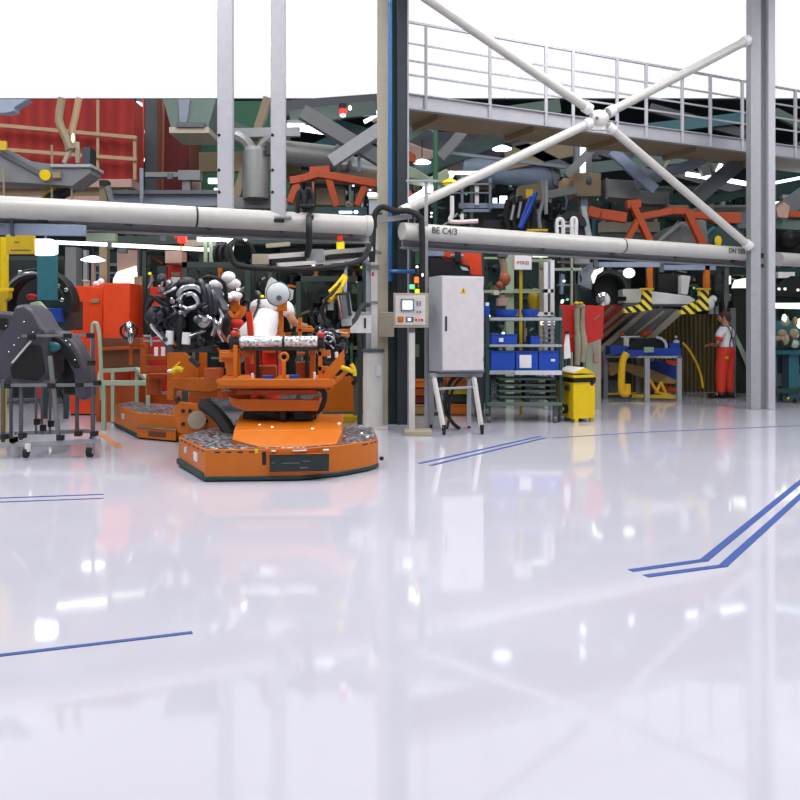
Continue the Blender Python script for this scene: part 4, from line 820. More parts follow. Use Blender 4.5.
thing('control_pillar', 'pale green machine pillar with pink panel behind the yellow bin', 'machine', [
    ('pillar', 'palegreen', BX(P(586, 0, 15.2).x, P(592, 0, 15.2).x, 15.2, 15.5, 0, P(0, 342, 15.2).z)), ('panel', 'beige', BX(P(592, 0, 15.25).x, P(601, 0, 15.25).x, 15.25, 15.5, 0, P(0, 338, 15.2).z)), ('mark', 'pink', B(594, 354, 600, 362, 15.23, .02))])
thing('inclined_chute', 'red inclined chute with steel edges climbing behind the yellow bin', 'chute', [
    ('bed', 'red', [PZ(18.0, 1.0, (590, 332), (612, 304), (634, 305), (600, 345), (590, 352))]),
    ('side_rail', 'tan', [BM((593, 326, 17.95), (613, 306, 17.95), .06, .08), BM((597, 333, 17.95), (627, 307, 17.95), .06, .08), BM((598, 340, 17.95), (634, 310, 17.95), .06, .08)]),
    ('leg', 'grey', [BX(P(594, 0, 18.3).x, P(597, 0, 18.3).x, 18.3, 18.4, 0, P(0, 350, 18.3).z), BX(P(604, 0, 18.3).x, P(607, 0, 18.3).x, 18.3, 18.4, 0, P(0, 338, 18.3).z)])], bevel=.004)
thing('inclined_chute', 'wide grey inclined chute descending behind the blue workbench', 'chute', [
    ('bed', 'grey', [PZ(17.9, 1.2, (600, 350), (651, 308), (676, 309), (606, 372), (598, 386), (594, 384))]),
    ('side_rail', 'beige', [PZ(17.82, .1, (597, 350), (645, 309), (651, 309), (600, 354)), BM((626, 341, 17.85), (664, 311, 17.85), .06, .05), PZ(17.78, .1, (660, 325), (678, 309), (682, 314), (656, 337), (640, 345))]),
    ('leg', 'grey', [BX(P(602, 0, 18.3).x, P(605, 0, 18.3).x, 18.6, 18.7, 0, P(0, 372, 18.3).z), BX(P(655, 0, 18.3).x, P(658, 0, 18.3).x, 18.6, 18.7, 0, P(0, 330, 18.3).z)])], bevel=.004)

# ================================================================== WORKBENCH
Yb = 16.9
thing('workbench', 'grey-legged workbench with blue top standing before the inclined chute', 'workbench', [
    ('top', 'greyl', [PL(.86, .9, XY(646, 16.9), XY(682, 16.9), XY(680, 17.9), XY(605, 17.9), XY(606, 17.4))]),
    ('leg', 'greyl', BX(P(645, 0, Yb).x, P(650, 0, Yb).x, Yb, Yb+.09, 0, .88)), ('leg', 'greyl', BX(P(677.5, 0, Yb).x, P(682, 0, Yb).x, Yb, Yb+.09, 0, .9)),
    ('leg', 'grey', BX(P(604, 0, 17.5).x, P(608, 0, 17.5).x, 17.5, 17.58, 0, .98)), ('leg', 'grey', BX(P(636, 0, 17.8).x, P(640, 0, 17.8).x, 17.8, 17.88, 0, .86)),
    ('stretcher', 'yellowd', [BM((632, 396, 17.3), (682, 397, 17.0), .06, .07), BM((608, 394, 17.5), (636, 393, 17.8), .04, .04)])], bevel=.004)
thing('jig_block', 'blue jig body with dark green casting lying on the workbench', 'jig', [
    ('base', 'blue', [B(610, 346, 628, 354, 17.1, .4), B(628, 350, 648, 357, 17.0, .4), B(648, 348, 681, 357, 17.05, .4), B(670, 343, 680, 350, 17.1, .3)]),
    ('casting', 'greend', [PZ(17.3, .35, (629, 344), (636, 340), (655, 338), (668, 342), (670, 353), (630, 353))]),
    ('arch', 'white', [T(.03, (656, 337, 17.2), (662, 339, 17.2), (666, 344, 17.2), (666, 354, 17.2))]),
    ('name_plate', 'palegreen', B(644, 347, 654, 352.5, 16.98, .03)),
    ('arm', 'offwhite', [B(621, 336, 640, 337.5, 17.2, .06), B(624, 337, 629, 347, 17.2, .05)]),
    ('clamp', 'hanger', [EL((645, 333.5, 17.2), .09, .07, .07), EL((649, 332, 17.2), .05, .06, .05), EL((622, 334, 17.2), .05, .05, .04)]),
    ('hook_end', 'plastic', [EL((676, 342, 17.3), .07, .05, .05), EL((676, 337, 17.3), .03, .03, .03)])], bevel=.006)
one('drain_hose', 'thick yellow hose bent in an L shape hanging from the workbench', 'hose', 'hose_yellow', [T(.072, (627, 353, 16.8), (623, 360, 16.8), (621.5, 375, 16.8), (621.5, 389, 16.8), (623, 393, 16.8), (627, 393, 16.8), (627, 384, 16.8), k=6, n=12)], bevel=0)
one('air_hose', 'thin yellow coiled hose falling from the workbench to the floor', 'hose', 'hose_yellow', T(.022, (683, 343, 17.2), (689, 350, 17.3), (696, 362, 17.5), (701, 376, 17.6), (703, 388, 17.6)), bevel=0)
one('cable_tangle', 'orange cables bunched on the workbench lower rail', 'cable', 'hose_yellow', [T(.03, (650, 380, 17.2), (658, 392, 17.2), (668, 395, 17.2), (678, 398, 17.1)), T(.03, (661, 382, 17.2), (656, 393, 17.2)), T(.03, (661, 382, 17.2), (666, 394, 17.2))], bevel=0)
one('slanted_sheet', 'curved tan sheet slanting under the workbench', 'panel', 'wood', PZ(17.6, .25, (609, 362), (626, 363), (645, 367), (660, 373), (678, 381), (678, 384), (660, 383), (640, 377), (625, 370), (612, 376), (609, 372)))
one('blue_box', 'blue box panel behind the slanted tan sheet under the workbench', 'box', 'blue', PZ(17.95, .25, (651, 362), (662, 361), (677, 367), (677, 380), (651, 370)))
one('red_box', 'small red box under the blue workbench beside its outer leg', 'box', 'orange_red', [PZ(18.25, .2, (650, 384), (677, 388), (677, 391.5), (650, 391.5)), PZ(18.25, .2, (665, 360), (677, 361), (677, 366), (668, 365))])

# ================================================================== CURTAIN + right background
struct('wall_partition', 'curtain', BX(P(632, 0, 19.6).x, P(746, 0, 19.6).x, 19.6, 19.8, 0, P(0, 314, 19.6).z), bevel=0)
thing('dark_door', 'dark olive sliding door next to the tall steel column behind the worker', 'door', [('leaf', 'greend', BX(P(733, 0, 19.2).x, P(748, 0, 19.2).x, 19.2, 19.3, 0, P(0, 288, 19.2).z)), ('rail', 'palegreen', [BM((734, 333, 19.1), (748, 361, 19.1), .05, .05), BM((736, 341, 19.1), (748, 368, 19.1), .05, .05)])])
one('grey_post', 'grey square post behind the standing worker head', 'post', 'grey', BX(P(730, 0, 19.0).x, P(736, 0, 19.0).x, 19.0, 19.1, 0, P(0, 308, 19).z))

# tall steel column at right
Yk = 15.1
thing('steel_column', 'tall pale grey H-section steel column, the one near the standing worker', 'column', [
    ('flange', 'greyl', BX(P(751, 0, Yk).x, P(761, 0, Yk).x, Yk, Yk+.22, 0, zc)), ('flange', 'post', BX(P(768.5, 0, Yk).x, P(775.5, 0, Yk).x, Yk, Yk+.22, 0, zc)),
    ('web', 'channel', BX(P(761, 0, Yk).x, P(768.5, 0, Yk).x, Yk+.13, Yk+.2, 0, zc)),
    ('bolt_plate', 'black', [B(761, 253, 764, 258, Yk+.1, .03), B(761, 264, 764, 267, Yk+.1, .03)])], bevel=.006)

# ================================================================== X BRACE
G = (599, 119, 13.9)
for lab, p, q, r in (('white diagonal brace tube rising from the centre column to the gusset', (402, 212, 12.2), (590, 123, 13.8), .072),
                  ('white diagonal brace tube descending from the gusset to the tall steel column', (608, 126, 13.95), (750, 247, 15.1), .068),
                  ('white brace tube climbing from the gusset toward the tall steel column top', (608, 113, 13.95), (748, 40, 15.1), .075),
                  ('white brace tube climbing from the gusset toward the centre column top', (590, 110, 13.8), (409, -14, 12.3), .075)):
    a, b = V3(p), V3(q); d = (b-a).normalized()
    thing('brace_tube', lab, 'brace', [('tube', 'pipe', CY(a, b, r, n=20)), ('collar', 'white', [CY(a, a + d*.12, r*1.25), CY(b - d*.12, b, r*1.25)])], bevel=0)
thing('gusset_node', 'round white gusset node where the four brace tubes meet', 'gusset', [('plate', 'offwhite', B(592, 110, 606, 130, 13.85, .06)), ('boss', 'offwhite', [EL(G, .17, .12, .15)]), ('pin', 'grey', CY((597, 118, 13.75), (597, 118, 13.95), .03))], bevel=.006)

# ================================================================== CATWALK
c0, c1 = Vector((0.02, 13.2, 0)), Vector((6.66, 16.4, 0)); cdv = (c1-c0); cnv = Vector((-cdv.y, cdv.x, 0)).normalized()
def cw(t, z, off=0): return c0 + cdv*t + cnv*off + Vector((0, 0, z))
def tx(x):
    k = (x-400)/F; return (k*c0.y - c0.x) / (cdv.x - k*cdv.y)
T1 = 1.75
posts = []
for x in (425, 489, 545, 572, 616, 645, 681, 709, 741, 770, 794, 822):
    posts.append(('rail_post', 'post', BM(cw(tx(x), 4.86, -.03), cw(tx(x), 6.2, -.03), .05, .06)))
thing('catwalk', 'long overhead walkway with pale fascia and railing crossing behind the brace tubes', 'catwalk', [
    ('deck', 'tan', BM(cw(0, 4.9, .55), cw(T1, 4.9, .55), 1.1, .06), 'tan underside'),
    ('fascia', 'post', [BM(cw(0, 4.96, 0), cw(T1, 4.96, 0), .04, .24)]),
    ('fascia_flange', 'greyl', [BM(cw(0, 5.08, -.01), cw(T1, 5.08, -.01), .1, .02), BM(cw(0, 4.85, -.01), cw(T1, 4.85, -.01), .1, .02)]),
    ('top_rail', 'post', [BM(cw(0, 6.2, -.03), cw(T1, 6.2, -.03), .04, .04)]),
    ('middle_rail', 'post', [BM(cw(0, z, -.03), cw(T1, z, -.03), .025, .03) for z in (5.87, 5.6, 5.38)]),
    ('hanger_beam', 'tan', [BM(cw(t, 4.82, .1), cw(t, 4.82, 1.0), .1, .1) for t in (.1, .35, .6, .85, 1.1)]),
    ] + posts, bevel=.003)


# ================================================================== OVERHEAD AND BACKGROUND STEEL
def beam(label, p, q, w, h, m='grey', name='steel_beam', cat='beam', group=None):
    return one(name, label, cat, m, BM(p, q, w, h), group, bevel=.004)
def box(name, label, cat, m, *a, **k):
    return one(name, label, cat, m, B(*a), **k)
# --- red cabin, top of the picture beside the edge
Yq = 16.5
rc = thing('red_cabin', 'big red ribbed wall of a raised cabin with tan hand rails', 'cabin', [
    ('wall', 'redrib', [B(-45, 99, 133.5, 180, Yq, .6)]),
    ('rail', 'tanrail', BM((-45, 121.5, Yq-.25), (137, 137.8, Yq-.25), .06, .07)), ('rail', 'tanrail', BM((-45, 146, Yq-.25), (137, 159.5, Yq-.25), .06, .07)),
    ('rail_post', 'tanrail', BM((98, 100, Yq-.2), (98, 178, Yq-.2), .05, .05)), ('rail_post', 'tanrail', BM((135, 137, Yq-.2), (135, 180, Yq-.2), .06, .06)),
    ('sill', 'pink', B(-45, 179, 132, 187, Yq-.1, .7)), ('lower_panel', 'tan', B(-45, 187, 128, 196, Yq+.05, .5)), ('base_panel', 'pink', B(-45, 196, 108, 206, Yq, .5)),
    ('leg', 'greyd', [BX(P(x, 0, Yq).x, P(x+5, 0, Yq).x, Yq+.2, Yq+.4, 0, P(0, 205, Yq).z) for x in (-30, 122)])])
thing('overhead_conveyor', 'long grey sloping overhead conveyor arm in front of the red cabin', 'conveyor', [
    ('body', 'grey', PZ(14.2, .5, (-25, 130), (0, 146), (30, 161), (50, 164), (50, 166), (90, 166), (90, 173), (72, 186), (30, 183), (-25, 181))),
    ('top_flange', 'greyl', B(50, 164, 91, 167, 14.15, .6)), ('end_block', 'darksteel', B(82, 147, 90, 165, 14.25, .3)),
    ('rib', 'greyd', BM((-25, 138, 14.16), (45, 176, 14.16), .04, .08)), ('motor_disc', 'yellow', CY((45, 175, 14.2), (45, 175, 14.08), .09)), ('bracket', 'tan', B(52, 172, 60, 178, 14.12, .1)),
    ('hanger_strap', 'tan', [BM((52, 145, 14.3), (52, 200, 14.3), .03, .04), BM((72, 183, 14.3), (72, 200, 14.3), .03, .05), BM((4, 168, 14.1), (4, 200, 14.1), .03, .04)])])
thing('fork_lifter', 'tan forked lifting arm hanging down onto the grey overhead conveyor', 'arm', [
    ('arm', 'tan', T([.07, .07, .07, .09], (62, 98, 14.4), (59, 120, 14.4), (66, 138, 14.4), (71, 150, 14.4), k=3)), ('arm', 'tanrail', T(.06, (79, 98, 14.5), (75, 118, 14.5), (72, 132, 14.5), (73, 148, 14.5), k=3)),
    ('foot', 'beige', [BM((71, 148, 14.4), (64, 163, 14.4), .06, .06), BM((77, 142, 14.5), (78, 163, 14.5), .07, .05)]), ('pin', 'lampwarm', EL((73, 138, 14.3), .025, .025, .08))])  # pin shines by itself although it is no lamp
one('roof_reflector', 'pale angled panel at the top corner above the red cabin rails', 'panel', 'paleblue', PZ(13.5, .2, (-25, 99), (28, 99), (14, 107), (14, 111), (4, 113), (-25, 110)))
box('warning_plate', 'orange plate at the picture edge beside the grey overhead conveyor', 'plate', 'yellowd', -4, 141, 6, 150, 14.0, .05)
thing('lit_mast', 'narrow blue mast carrying small bright lamps beside the red cabin', 'lamp mast', [
    ('mast', 'teal', B(136, 99, 141.5, 188, 17.5, .1)), ('foot_post', 'greyd', BX(P(137, 0, 17.5).x, P(140, 0, 17.5).x, 17.5, 17.6, 0, P(0, 188, 17.5).z)), ('lamp', 'lamp', EL((137, 105, 17.3), .11, .06, .07)), ('lamp', 'lampblue', B(135, 129, 144, 132.5, 17.4, .05)), ('lamp', 'lampblue', B(136, 158, 144, 161, 17.4, .05)),
    ('red_cable', 'red', T(.03, (143, 99, 17.4), (143, 150, 17.4), (142, 168, 17.4)))])
thing('steel_column', 'brownish grey column between the red cabin and the maroon cabinet', 'column', [
    ('shaft', 'greyd', BX(P(145, 0, 18).x, P(157, 0, 18).x, 18, 18.3, 0, P(0, 99, 18).z)), ('stiffener', 'rust', BX(P(157, 0, 18).x, P(160, 0, 18).x, 18, 18.1, 0, P(0, 99, 18).z))])
thing('maroon_cabinet', 'tall maroon cabinet high up below the hopper', 'cabinet', [
    ('leg', 'greyd', BX(P(168, 0, 19).x, P(172, 0, 19).x, 19.0, 19.15, 0, P(0, 198, 19).z)), ('body', 'maroon', B(160, 99, 189, 197, 18.6, .8)), ('edge', 'rust', B(189, 99, 191, 197, 18.55, .9)), ('copper_pipe', 'copper', CY((163.5, 99, 18.5), (162, 196, 18.5), .03))])
thing('hopper', 'grey tapered hopper hanging at the top over the maroon cabinet', 'hopper', [
    ('funnel', 'steelgreen', PZ(15.6, .9, (163, 99), (216, 99), (208, 128), (171, 128))), ('flange', 'beige', B(169, 127, 209, 133, 15.5, 1.0)), ('rib', 'bluegrey', [PZ(15.55, .08, (178, 99), (190, 99), (186, 128), (180, 128))]), ('neck', 'greyd', B(176, 122, 204, 127, 15.45, .2))])
thing('green_netting', 'dark green mesh guard high up between hopper and square post', 'guard', [
    ('mesh', 'green', B(190, 101, 290, 196, 19.9, .1)), ('frame', 'steelgreen', [B(190, 146, 216, 153, 20.3, .1), B(190, 186, 216, 190, 20.3, .1), B(190, 118, 216, 122, 20.3, .1)]),
    ('patch', 'palegreen', [PZ(20.2, .05, (207, 165), (213, 160), (216, 178), (208, 182)), PZ(20.2, .05, (196, 152), (200, 150), (203, 168), (197, 170))])])
thing('service_platform', 'blue grey raised platform deck below the maroon cabinet', 'platform', [
    ('deck', 'bluegrey', B(109, 193, 218, 206, 15.5, .8)), ('top_plate', 'greyd', B(108, 190, 218, 194, 15.4, 1.0)), ('post', 'bluegrey', B(139.5, 168, 143, 206, 15.3, .06)),
    ('arm', 'grey', [B(145, 172, 183, 177, 15.6, .15), B(178, 170, 200, 180, 15.55, .2), B(182, 180, 190, 192, 15.6, .1)]), ('box', 'greyd', B(167, 173, 172, 179, 15.3, .1)),
    ('panel', 'pink', B(192, 178, 200, 190, 15.9, .1)), ('lamp', 'lampblue', [B(208, 178, 217, 183, 16.4, .1), B(214, 188, 217, 190, 16.4, .1)])])
thing('clamp_fixture', 'tan upright clamp on the low beam at the cabin sill', 'clamp', [('upright', 'tan', BX(P(99, 0, 15).x, P(107, 0, 15).x, 15.0, 15.15, 0, P(0, 180, 15).z)), ('head', 'greend', B(99, 180, 107, 185, 14.95, .2)), ('brace', 'grey', BM((108, 186, 15), (112, 204, 15), .08, .08))])
one('chute_tip', 'dark pointed chute end with tan edge in front of the cabin base', 'chute', 'black', PZ(14.5, .3, (42, 198), (50, 192), (70, 187), (66, 192), (58, 196), (60, 200)))
beam('thin tan strut slanting below the grey overhead conveyor', (41, 201, 14.6), (56, 187, 14.6), .06, .08, 'yellowd', 'strut', 'strut')

# --- between and beyond the square posts
thing('vent_stack', 'silver vent stack with flared top seen between the two square posts', 'vent stack', [
    ('stack', 'duct', CY((255, 152, 16), (256, 199, 16), .25, n=20)), ('flare', 'duct', [T(.11, (235, 135, 16), (246, 142, 16), (255, 158, 16)), T(.09, (271, 138, 16), (262, 146, 16), (256, 160, 16))]), ('collar', 'greyl', CY((255, 148, 16), (255, 154, 16), .2))])
beam('tan diagonal strut crossing between the two square posts', (268, 98, 17), (236, 198, 17), .16, .16, 'tan')
beam('grey horizontal beam near the top between the two square posts', (205, 134, 16.8), (300, 132, 16.8), .12, .18, 'greyl')
beam('wide brownish beam behind the silver vent stack', (200, 163, 17.5), (300, 161, 17.5), .2, .4, 'tan')
beam('low grey beam just above the cream pipe between the square posts', (200, 203, 16.2), (300, 204, 16.2), .2, .2, 'grey')
box('switch_box', 'small dark slotted box beside the silver vent stack', 'box', 'black', 266, 142, 271, 155, 15.8, .1)
thing('air_duct', 'large silver air duct behind the square post, the upper one', 'duct', [('tube', 'duct', CY((280, 152, 17), (335, 158, 17.2), .24, n=24)), ('flange', 'grey', CY((335, 158, 17.2), (338, 158.3, 17.2), .27, n=24))], bevel=0)
thing('air_duct', 'large silver air duct running into the centre column', 'duct', [('tube', 'duct', CY((338, 166, 18), (386, 174, 18.4), .25, n=24)), ('flange', 'grey', CY((350, 168, 18), (352, 168.3, 18), .27, n=24))], bevel=0)
beam('wide tan box girder under the silver air duct', (284, 176, 17.8), (380, 180, 17.8), .3, .2, 'tan')
beam('broad grey roof strut falling toward the centre column', (302, 112, 16.6), (385, 162, 16.9), .2, .28, 'grey')
beam('broad grey roof strut rising toward the centre column', (331, 162, 16.4), (385, 126, 16.4), .2, .24, 'greyl')
beam('dim roof beam at the very top between post and column', (286, 110, 19), (380, 103, 19), .3, .35, 'greyd')
beam('dark roof beam slanting behind the broad grey roof struts', (286, 112, 19.6), (380, 140, 19.6), .3, .3, 'tealdark')
beam('thin vertical tube beside the upper silver air duct', (359, 148, 17), (359, 172, 17), .06, .06, 'paleblue', 'strut', 'strut')
def lamp(label, sh, name='tube_lamp', m='lamp', cat='lamp', extra=None):
    ps = [('diffuser', m, sh)] + (extra or [])
    return thing(name, label, cat, ps, bevel=.003)
lamp('bright tube lamp behind the square post near the broad roof struts', PZ(18.5, .15, (287, 123), (333, 128), (336, 131), (330, 134), (287, 128)), extra=[('housing', 'greyl', B(287, 120, 330, 123, 18.5, .1))])
lamp('short blue white tube lamp close to the centre column top', [BM((362, 112, 19), (380, 112, 19), .08, .07), BM((364, 122, 19), (380, 114, 19), .08, .07)], m='lampblue')
thing('beacon', 'red beacon hanging from the roof near the centre column', 'beacon', [('lens', 'lampred', CY((343, 114, 17), (343, 109, 17), .08)), ('tip', 'lamp', EL((343, 115.5, 17), .06, .06, .03)), ('cap', 'black', CY((343, 109, 17), (343, 104, 17), .09)), ('spot', 'lamp', EL((350, 108, 17), .035, .03, .045))])
for i, (x, y, r) in enumerate(((301, 119, .07), (313, 121, .08), (320, 122, .06), (329, 121, .07), (338, 120, .06), (311, 128, .1))):
    one('roof_spot', ['pale blue spot lamp first in the row left of the red beacon', 'pale blue spot lamp second in the row left of the red beacon', 'pale blue spot lamp third in the row left of the red beacon', 'pale blue spot lamp fourth in the row left of the red beacon', 'pale blue spot lamp right below the red beacon', 'larger pale spot lamp under the row beside the red beacon'][i], 'lamp', 'lampblue', EL((x, y, 19.7), r*.8, .05, r*.5), bevel=0)
one('roof_sheet', 'roof sheet coloured deep teal as a blue reflection behind the roof struts', 'sheet', 'teal', PZ(19.8, .1, (300, 150), (330, 135), (350, 148), (330, 165), (303, 160)))  # teal colour stands for a blue reflection on the roof
def hanger(label, parts, Y=16.0):
    sh = []
    for w, *pts in parts:
        for a, b in zip(pts, pts[1:]):
            y_ = Y + .017*len(sh); sh.append(('arm', 'hanger', BM((a[0], a[1], y_), (b[0], b[1], y_), .14 + .011*len(sh), w)))
    return thing('lift_hanger', label, 'hanger', sh, bevel=.01)
hanger('orange red body hanger between the square post and the centre column', [(.14, (290, 181), (302, 179), (318, 174), (376, 184)), (.13, (298, 181), (290, 203)), (.13, (328, 176), (337, 207)), (.12, (366, 184), (357, 206)), (.2, (310, 173), (330, 172))])
thing('coat_hoses', 'four black hose loops standing on the cream pipe', 'hoses', [
    ('hose', 'rubber', T(.03, (297, 222, 10.9), (298, 196, 10.9), (301, 191, 10.9), (304, 200, 10.9), (304, 210, 10.9))), ('hose', 'rubber', T(.03, (305, 214, 11.0), (306, 194, 11.0), (309, 189, 11.0), (312, 195, 11.0), (313, 212, 11.0))),
    ('hose', 'rubber', T(.03, (309, 222, 10.9), (310, 212, 10.9), (309, 200, 10.9))), ('hose', 'rubber', T(.025, (300, 206, 10.85), (315, 206, 10.85))),
    ('tie', 'black', [EL((310, 217, 10.85), .05, .06, .05), T(.04, (309, 218, 10.8), (309, 228, 10.75), (309, 246, 10.8), (307, 256, 10.9))]), ('copper_tube', 'copper', [CY((299, 185, 11), (299, 212, 11), .014), CY((313, 182, 11), (313, 210, 11), .014)])])
thing('back_channel', 'dark low channel and pale boxes seen just above the cream pipe', 'channel', [
    ('channel', 'tealdark', B(287, 207, 366, 221, 15, .4)), ('panel', 'tan', [B(316, 188, 345, 205, 18, .2)]), ('window', 'paleblue', [B(360, 190, 364, 200, 17.5, .1)]), ('lamp', 'lampblue', [B(339, 211, 352, 213, 14.9, .05), EL((356, 212, 14.9), .04, .03, .03)])])
lamp('small bright lamp cap on the boom post side of the roof girder', CY((372, 196, 12.2), (372, 193, 12.2), .07), name='post_lamp', m='lampwarm')

# --- right of the centre column
thing('green_pole', 'dark green vertical pole near the centre column', 'pole', [('pole', 'green', CY((435.5, 116, 17), (435.5, 190, 17), .05)), ('lower_pole', 'tealdark', CY(P(435.5, 190, 17), Vector((P(435.5, 0, 17).x, 17, 0)), .05)), ('bracket', 'lampyellow', B(431, 115, 434, 118, 16.9, .05))])  # yellow bracket has emission of its own, not a lamp
def bay(label, x, y, Y, r, m='lamp'):
    c = P(x, y, Y)
    return thing('bay_lamp', label, 'lamp', [('lens', m, LA(c, (0, 0, 1), [(r*.5, -.03), (r*.95, -.012), (r, 0), (r*.5, .01)], 20)), ('reflector', 'lampblue', LA(c, (0, 0, 1), [(r, .005), (r*.6, .045), (r*.25, .07), (.02, .075)], 20)), ('cord', 'black', CY(c + Vector((0, 0, .07)), c + Vector((0, 0, .5)), .012))], bevel=0)
bay('bright round high-bay lamp hanging below the catwalk', 502, 149, 16.6, .19)
bay('small round high-bay lamp by the pinkish curved duct', 422, 162.5, 19, .2)
bay('small round lamp hanging below the catwalk close to the second brace tube', 632, 168, 19, .12)
bay('oblong white high-bay lamp above the orange cabinets', 93, 260, 14.5, .2)
lamp('white lit square panel beyond the blue guard rail', B(500, 196, 507, 208, 18, .08), name='light_box', extra=[('side_glow', 'lampblue', [B(493, 198, 497, 207, 18.05, .05)])])
one('curved_duct', 'big pinkish curved duct behind the green pole', 'duct', 'pink', PZ(19.5, .8, (405, 140), (425, 148), (452, 154), (463, 160), (468, 170), (440, 170), (404, 158)), bevel=.05)
thing('air_duct', 'long pale blue horizontal duct below the high-bay lamp', 'duct', [('tube', 'paleblue', CY((460, 167, 19.5), (555, 177, 20), .3, n=24)), ('leg', 'greyd', BX(P(470, 0, 19.9).x, P(473, 0, 19.9).x, 19.85, 19.95, 0, P(0, 172, 19.9).z)), ('flange', 'grey', PZ(19.6, .3, (550, 163), (560, 164), (558, 186), (554, 184)))], bevel=0)
one('hood', 'pale tapered extraction hood by the centre column', 'hood', 'palegreen', PZ(17.5, .7, (408, 165), (415, 168), (430, 177), (447, 168), (450, 176), (444, 184), (408, 178)), bevel=.03)
one('glowing_gantry', 'frame with an ivory glow of its own beside the extraction hood', 'frame', 'lampwarm', [B(448, 171, 479, 174, 17.8, .1), BM((448, 180, 17.8), (453, 172, 17.8), .06, .12), BM((470, 180, 17.8), (479, 173, 17.8), .06, .12)])  # frame given a glow of its own, though no lamp
thing('dome_lamp', 'yellow shaded lamp dome below the glowing frame', 'lamp', [('shade', 'lampyellow', LA((450, 184, 17.0), (0, 0, 1), [(.17, 0), (.13, .06), (.05, .1), (.01, .1)], 18)), ('rim', 'yellowd', TO((450, 184, 17.0), (0, 0, 1), .17, .015))], bevel=0)
lamp('slanted bright tube lamp against the centre column', [BM((407, 203, 18), (424, 193, 18), .1, .16), BM((423, 190, 18), (437, 189, 18), .1, .12)])
one('orange_shape', 'orange hanger end peeking out beside the centre column', 'hanger', 'hanger', [PZ(18.2, .15, (408, 150), (416, 155), (416, 162), (408, 161)), PZ(18.2, .15, (408, 187), (412, 192), (413, 203), (409, 203))])
thing('guard_rail', 'blue grey guard rail of a far platform under the pale duct', 'railing', [
    ('post', 'bluegrey', B(461, 175, 463.5, 220, 17, .06)), ('post', 'bluegrey', B(489, 178, 491.5, 212, 17, .06)), ('post', 'white', B(475, 184, 479, 205, 17.05, .06)),
    ('rail', 'bluegrey', [B(450, 183, 491, 185, 17, .05), B(450, 192, 491, 193.5, 17, .05)]), ('toe_board', 'paleblue', [B(459, 203, 505, 208, 17.1, .08), B(461, 209, 491, 212, 17, .06)])])
thing('bent_rack', 'white bent tube rack standing on the cream pipe', 'rack', [('tube', 'white', [T(.035, (452, 196, 14), (452, 214, 14), (450, 219, 14), (454, 222, 14), (478, 221, 14)), T(.03, (462, 214, 14), (462, 222, 14))]), ('foot', 'offwhite', B(449, 221, 478, 223, 14, .1))])
thing('wiring_bundle', 'blue and black cable bundles hanging above the cream pipe', 'cables', [
    ('black_cable', 'rubber', [T(.05, (508+6*i, 200-2*(i%3), 15.5), (506+7*i, 214, 15.5), (509+6*i, 229, 15.5)) for i in range(5)]), ('blue_cable', 'bluebin', [T(.045, (536, 192, 15.3), (529, 210, 15.3), (520, 228, 15.3)), T(.03, (531, 196, 15.3), (524, 214, 15.3), (519, 228, 15.3))]),
    ('dark_box', 'black', B(483, 220, 545, 230, 15.7, .3)), ('cable_tray', 'yellowd', B(527, 229, 548, 231, 14.3, .12)), ('hook', 'grey', T(.035, (541, 180, 15.2), (543, 200, 15.2), (539, 215, 15.2), (540, 228, 15.2))), ('grey_cable', 'greyl', [T(.025, (514, 205, 15.4), (511, 220, 15.4)), T(.025, (521, 202, 15.4), (518, 218, 15.4))])])
thing('tan_box', 'tan machine box with yellow square above the hanging cables', 'box', [('box', 'tan', PZ(15.9, .4, (519, 186), (546, 182), (546, 200), (519, 199))), ('yellow_square', 'yellow', B(526, 189, 533, 197.5, 15.8, .05)), ('frame', 'greyl', B(545, 180, 548, 214, 15.8, .1))])
thing('girder_box', 'large tan girder box beyond the middle of the catwalk', 'girder', [('box', 'tan', B(574, 173, 601, 196, 17.5, .6)), ('side', 'tanrail', B(563, 178, 575, 190, 17.6, .5)), ('lower_rail', 'grey', BM((547, 195, 17.4), (577, 190, 17.4), .1, .16)), ('stub', 'bluegrey', B(581, 196, 588, 222, 17.6, .2)), ('bolt', 'greyd', EL((589, 180, 17.45), .06, .03, .08))])
thing('steel_column', 'far pale grey column under the gusset with a glowing edge', 'column', [('shaft', 'grey', B(575, 128, 580, 174, 18, .2)), ('bright_edge', 'lampblue', B(581, 137, 585.5, 172, 18, .1)), ('shaft_side', 'grey', B(586, 140, 592, 174, 18, .15))])  # edge strip of the column shines by itself, no lamp there
beam('grey curved looking roof strut rising toward the gusset', (566, 176, 17.2), (600, 141, 17.2), .12, .16, 'grey')
beam('dim brown roof girder under the catwalk middle', (505, 160, 19.5), (590, 142, 19.5), .2, .5, 'tan')
beam('thin pale rail below the high-bay lamp', (450, 153, 18.5), (565, 167, 18.5), .06, .07, 'bluegrey')
beam('grey angled roof strut under the catwalk start', (440, 158, 17.5), (472, 122, 17.5), .14, .2, 'grey')
beam('pale strut behind the centre column at the catwalk start', (405, 110, 18), (436, 128, 18), .12, .22, 'paleblue')
beam('second pale strut crossing behind the green pole', (405, 138, 18.4), (436, 122, 18.4), .12, .2, 'steelgreen')
beam('long dark roof girder behind the far column', (405, 143, 19.8), (600, 150, 19.8), .3, .5, 'greyd')
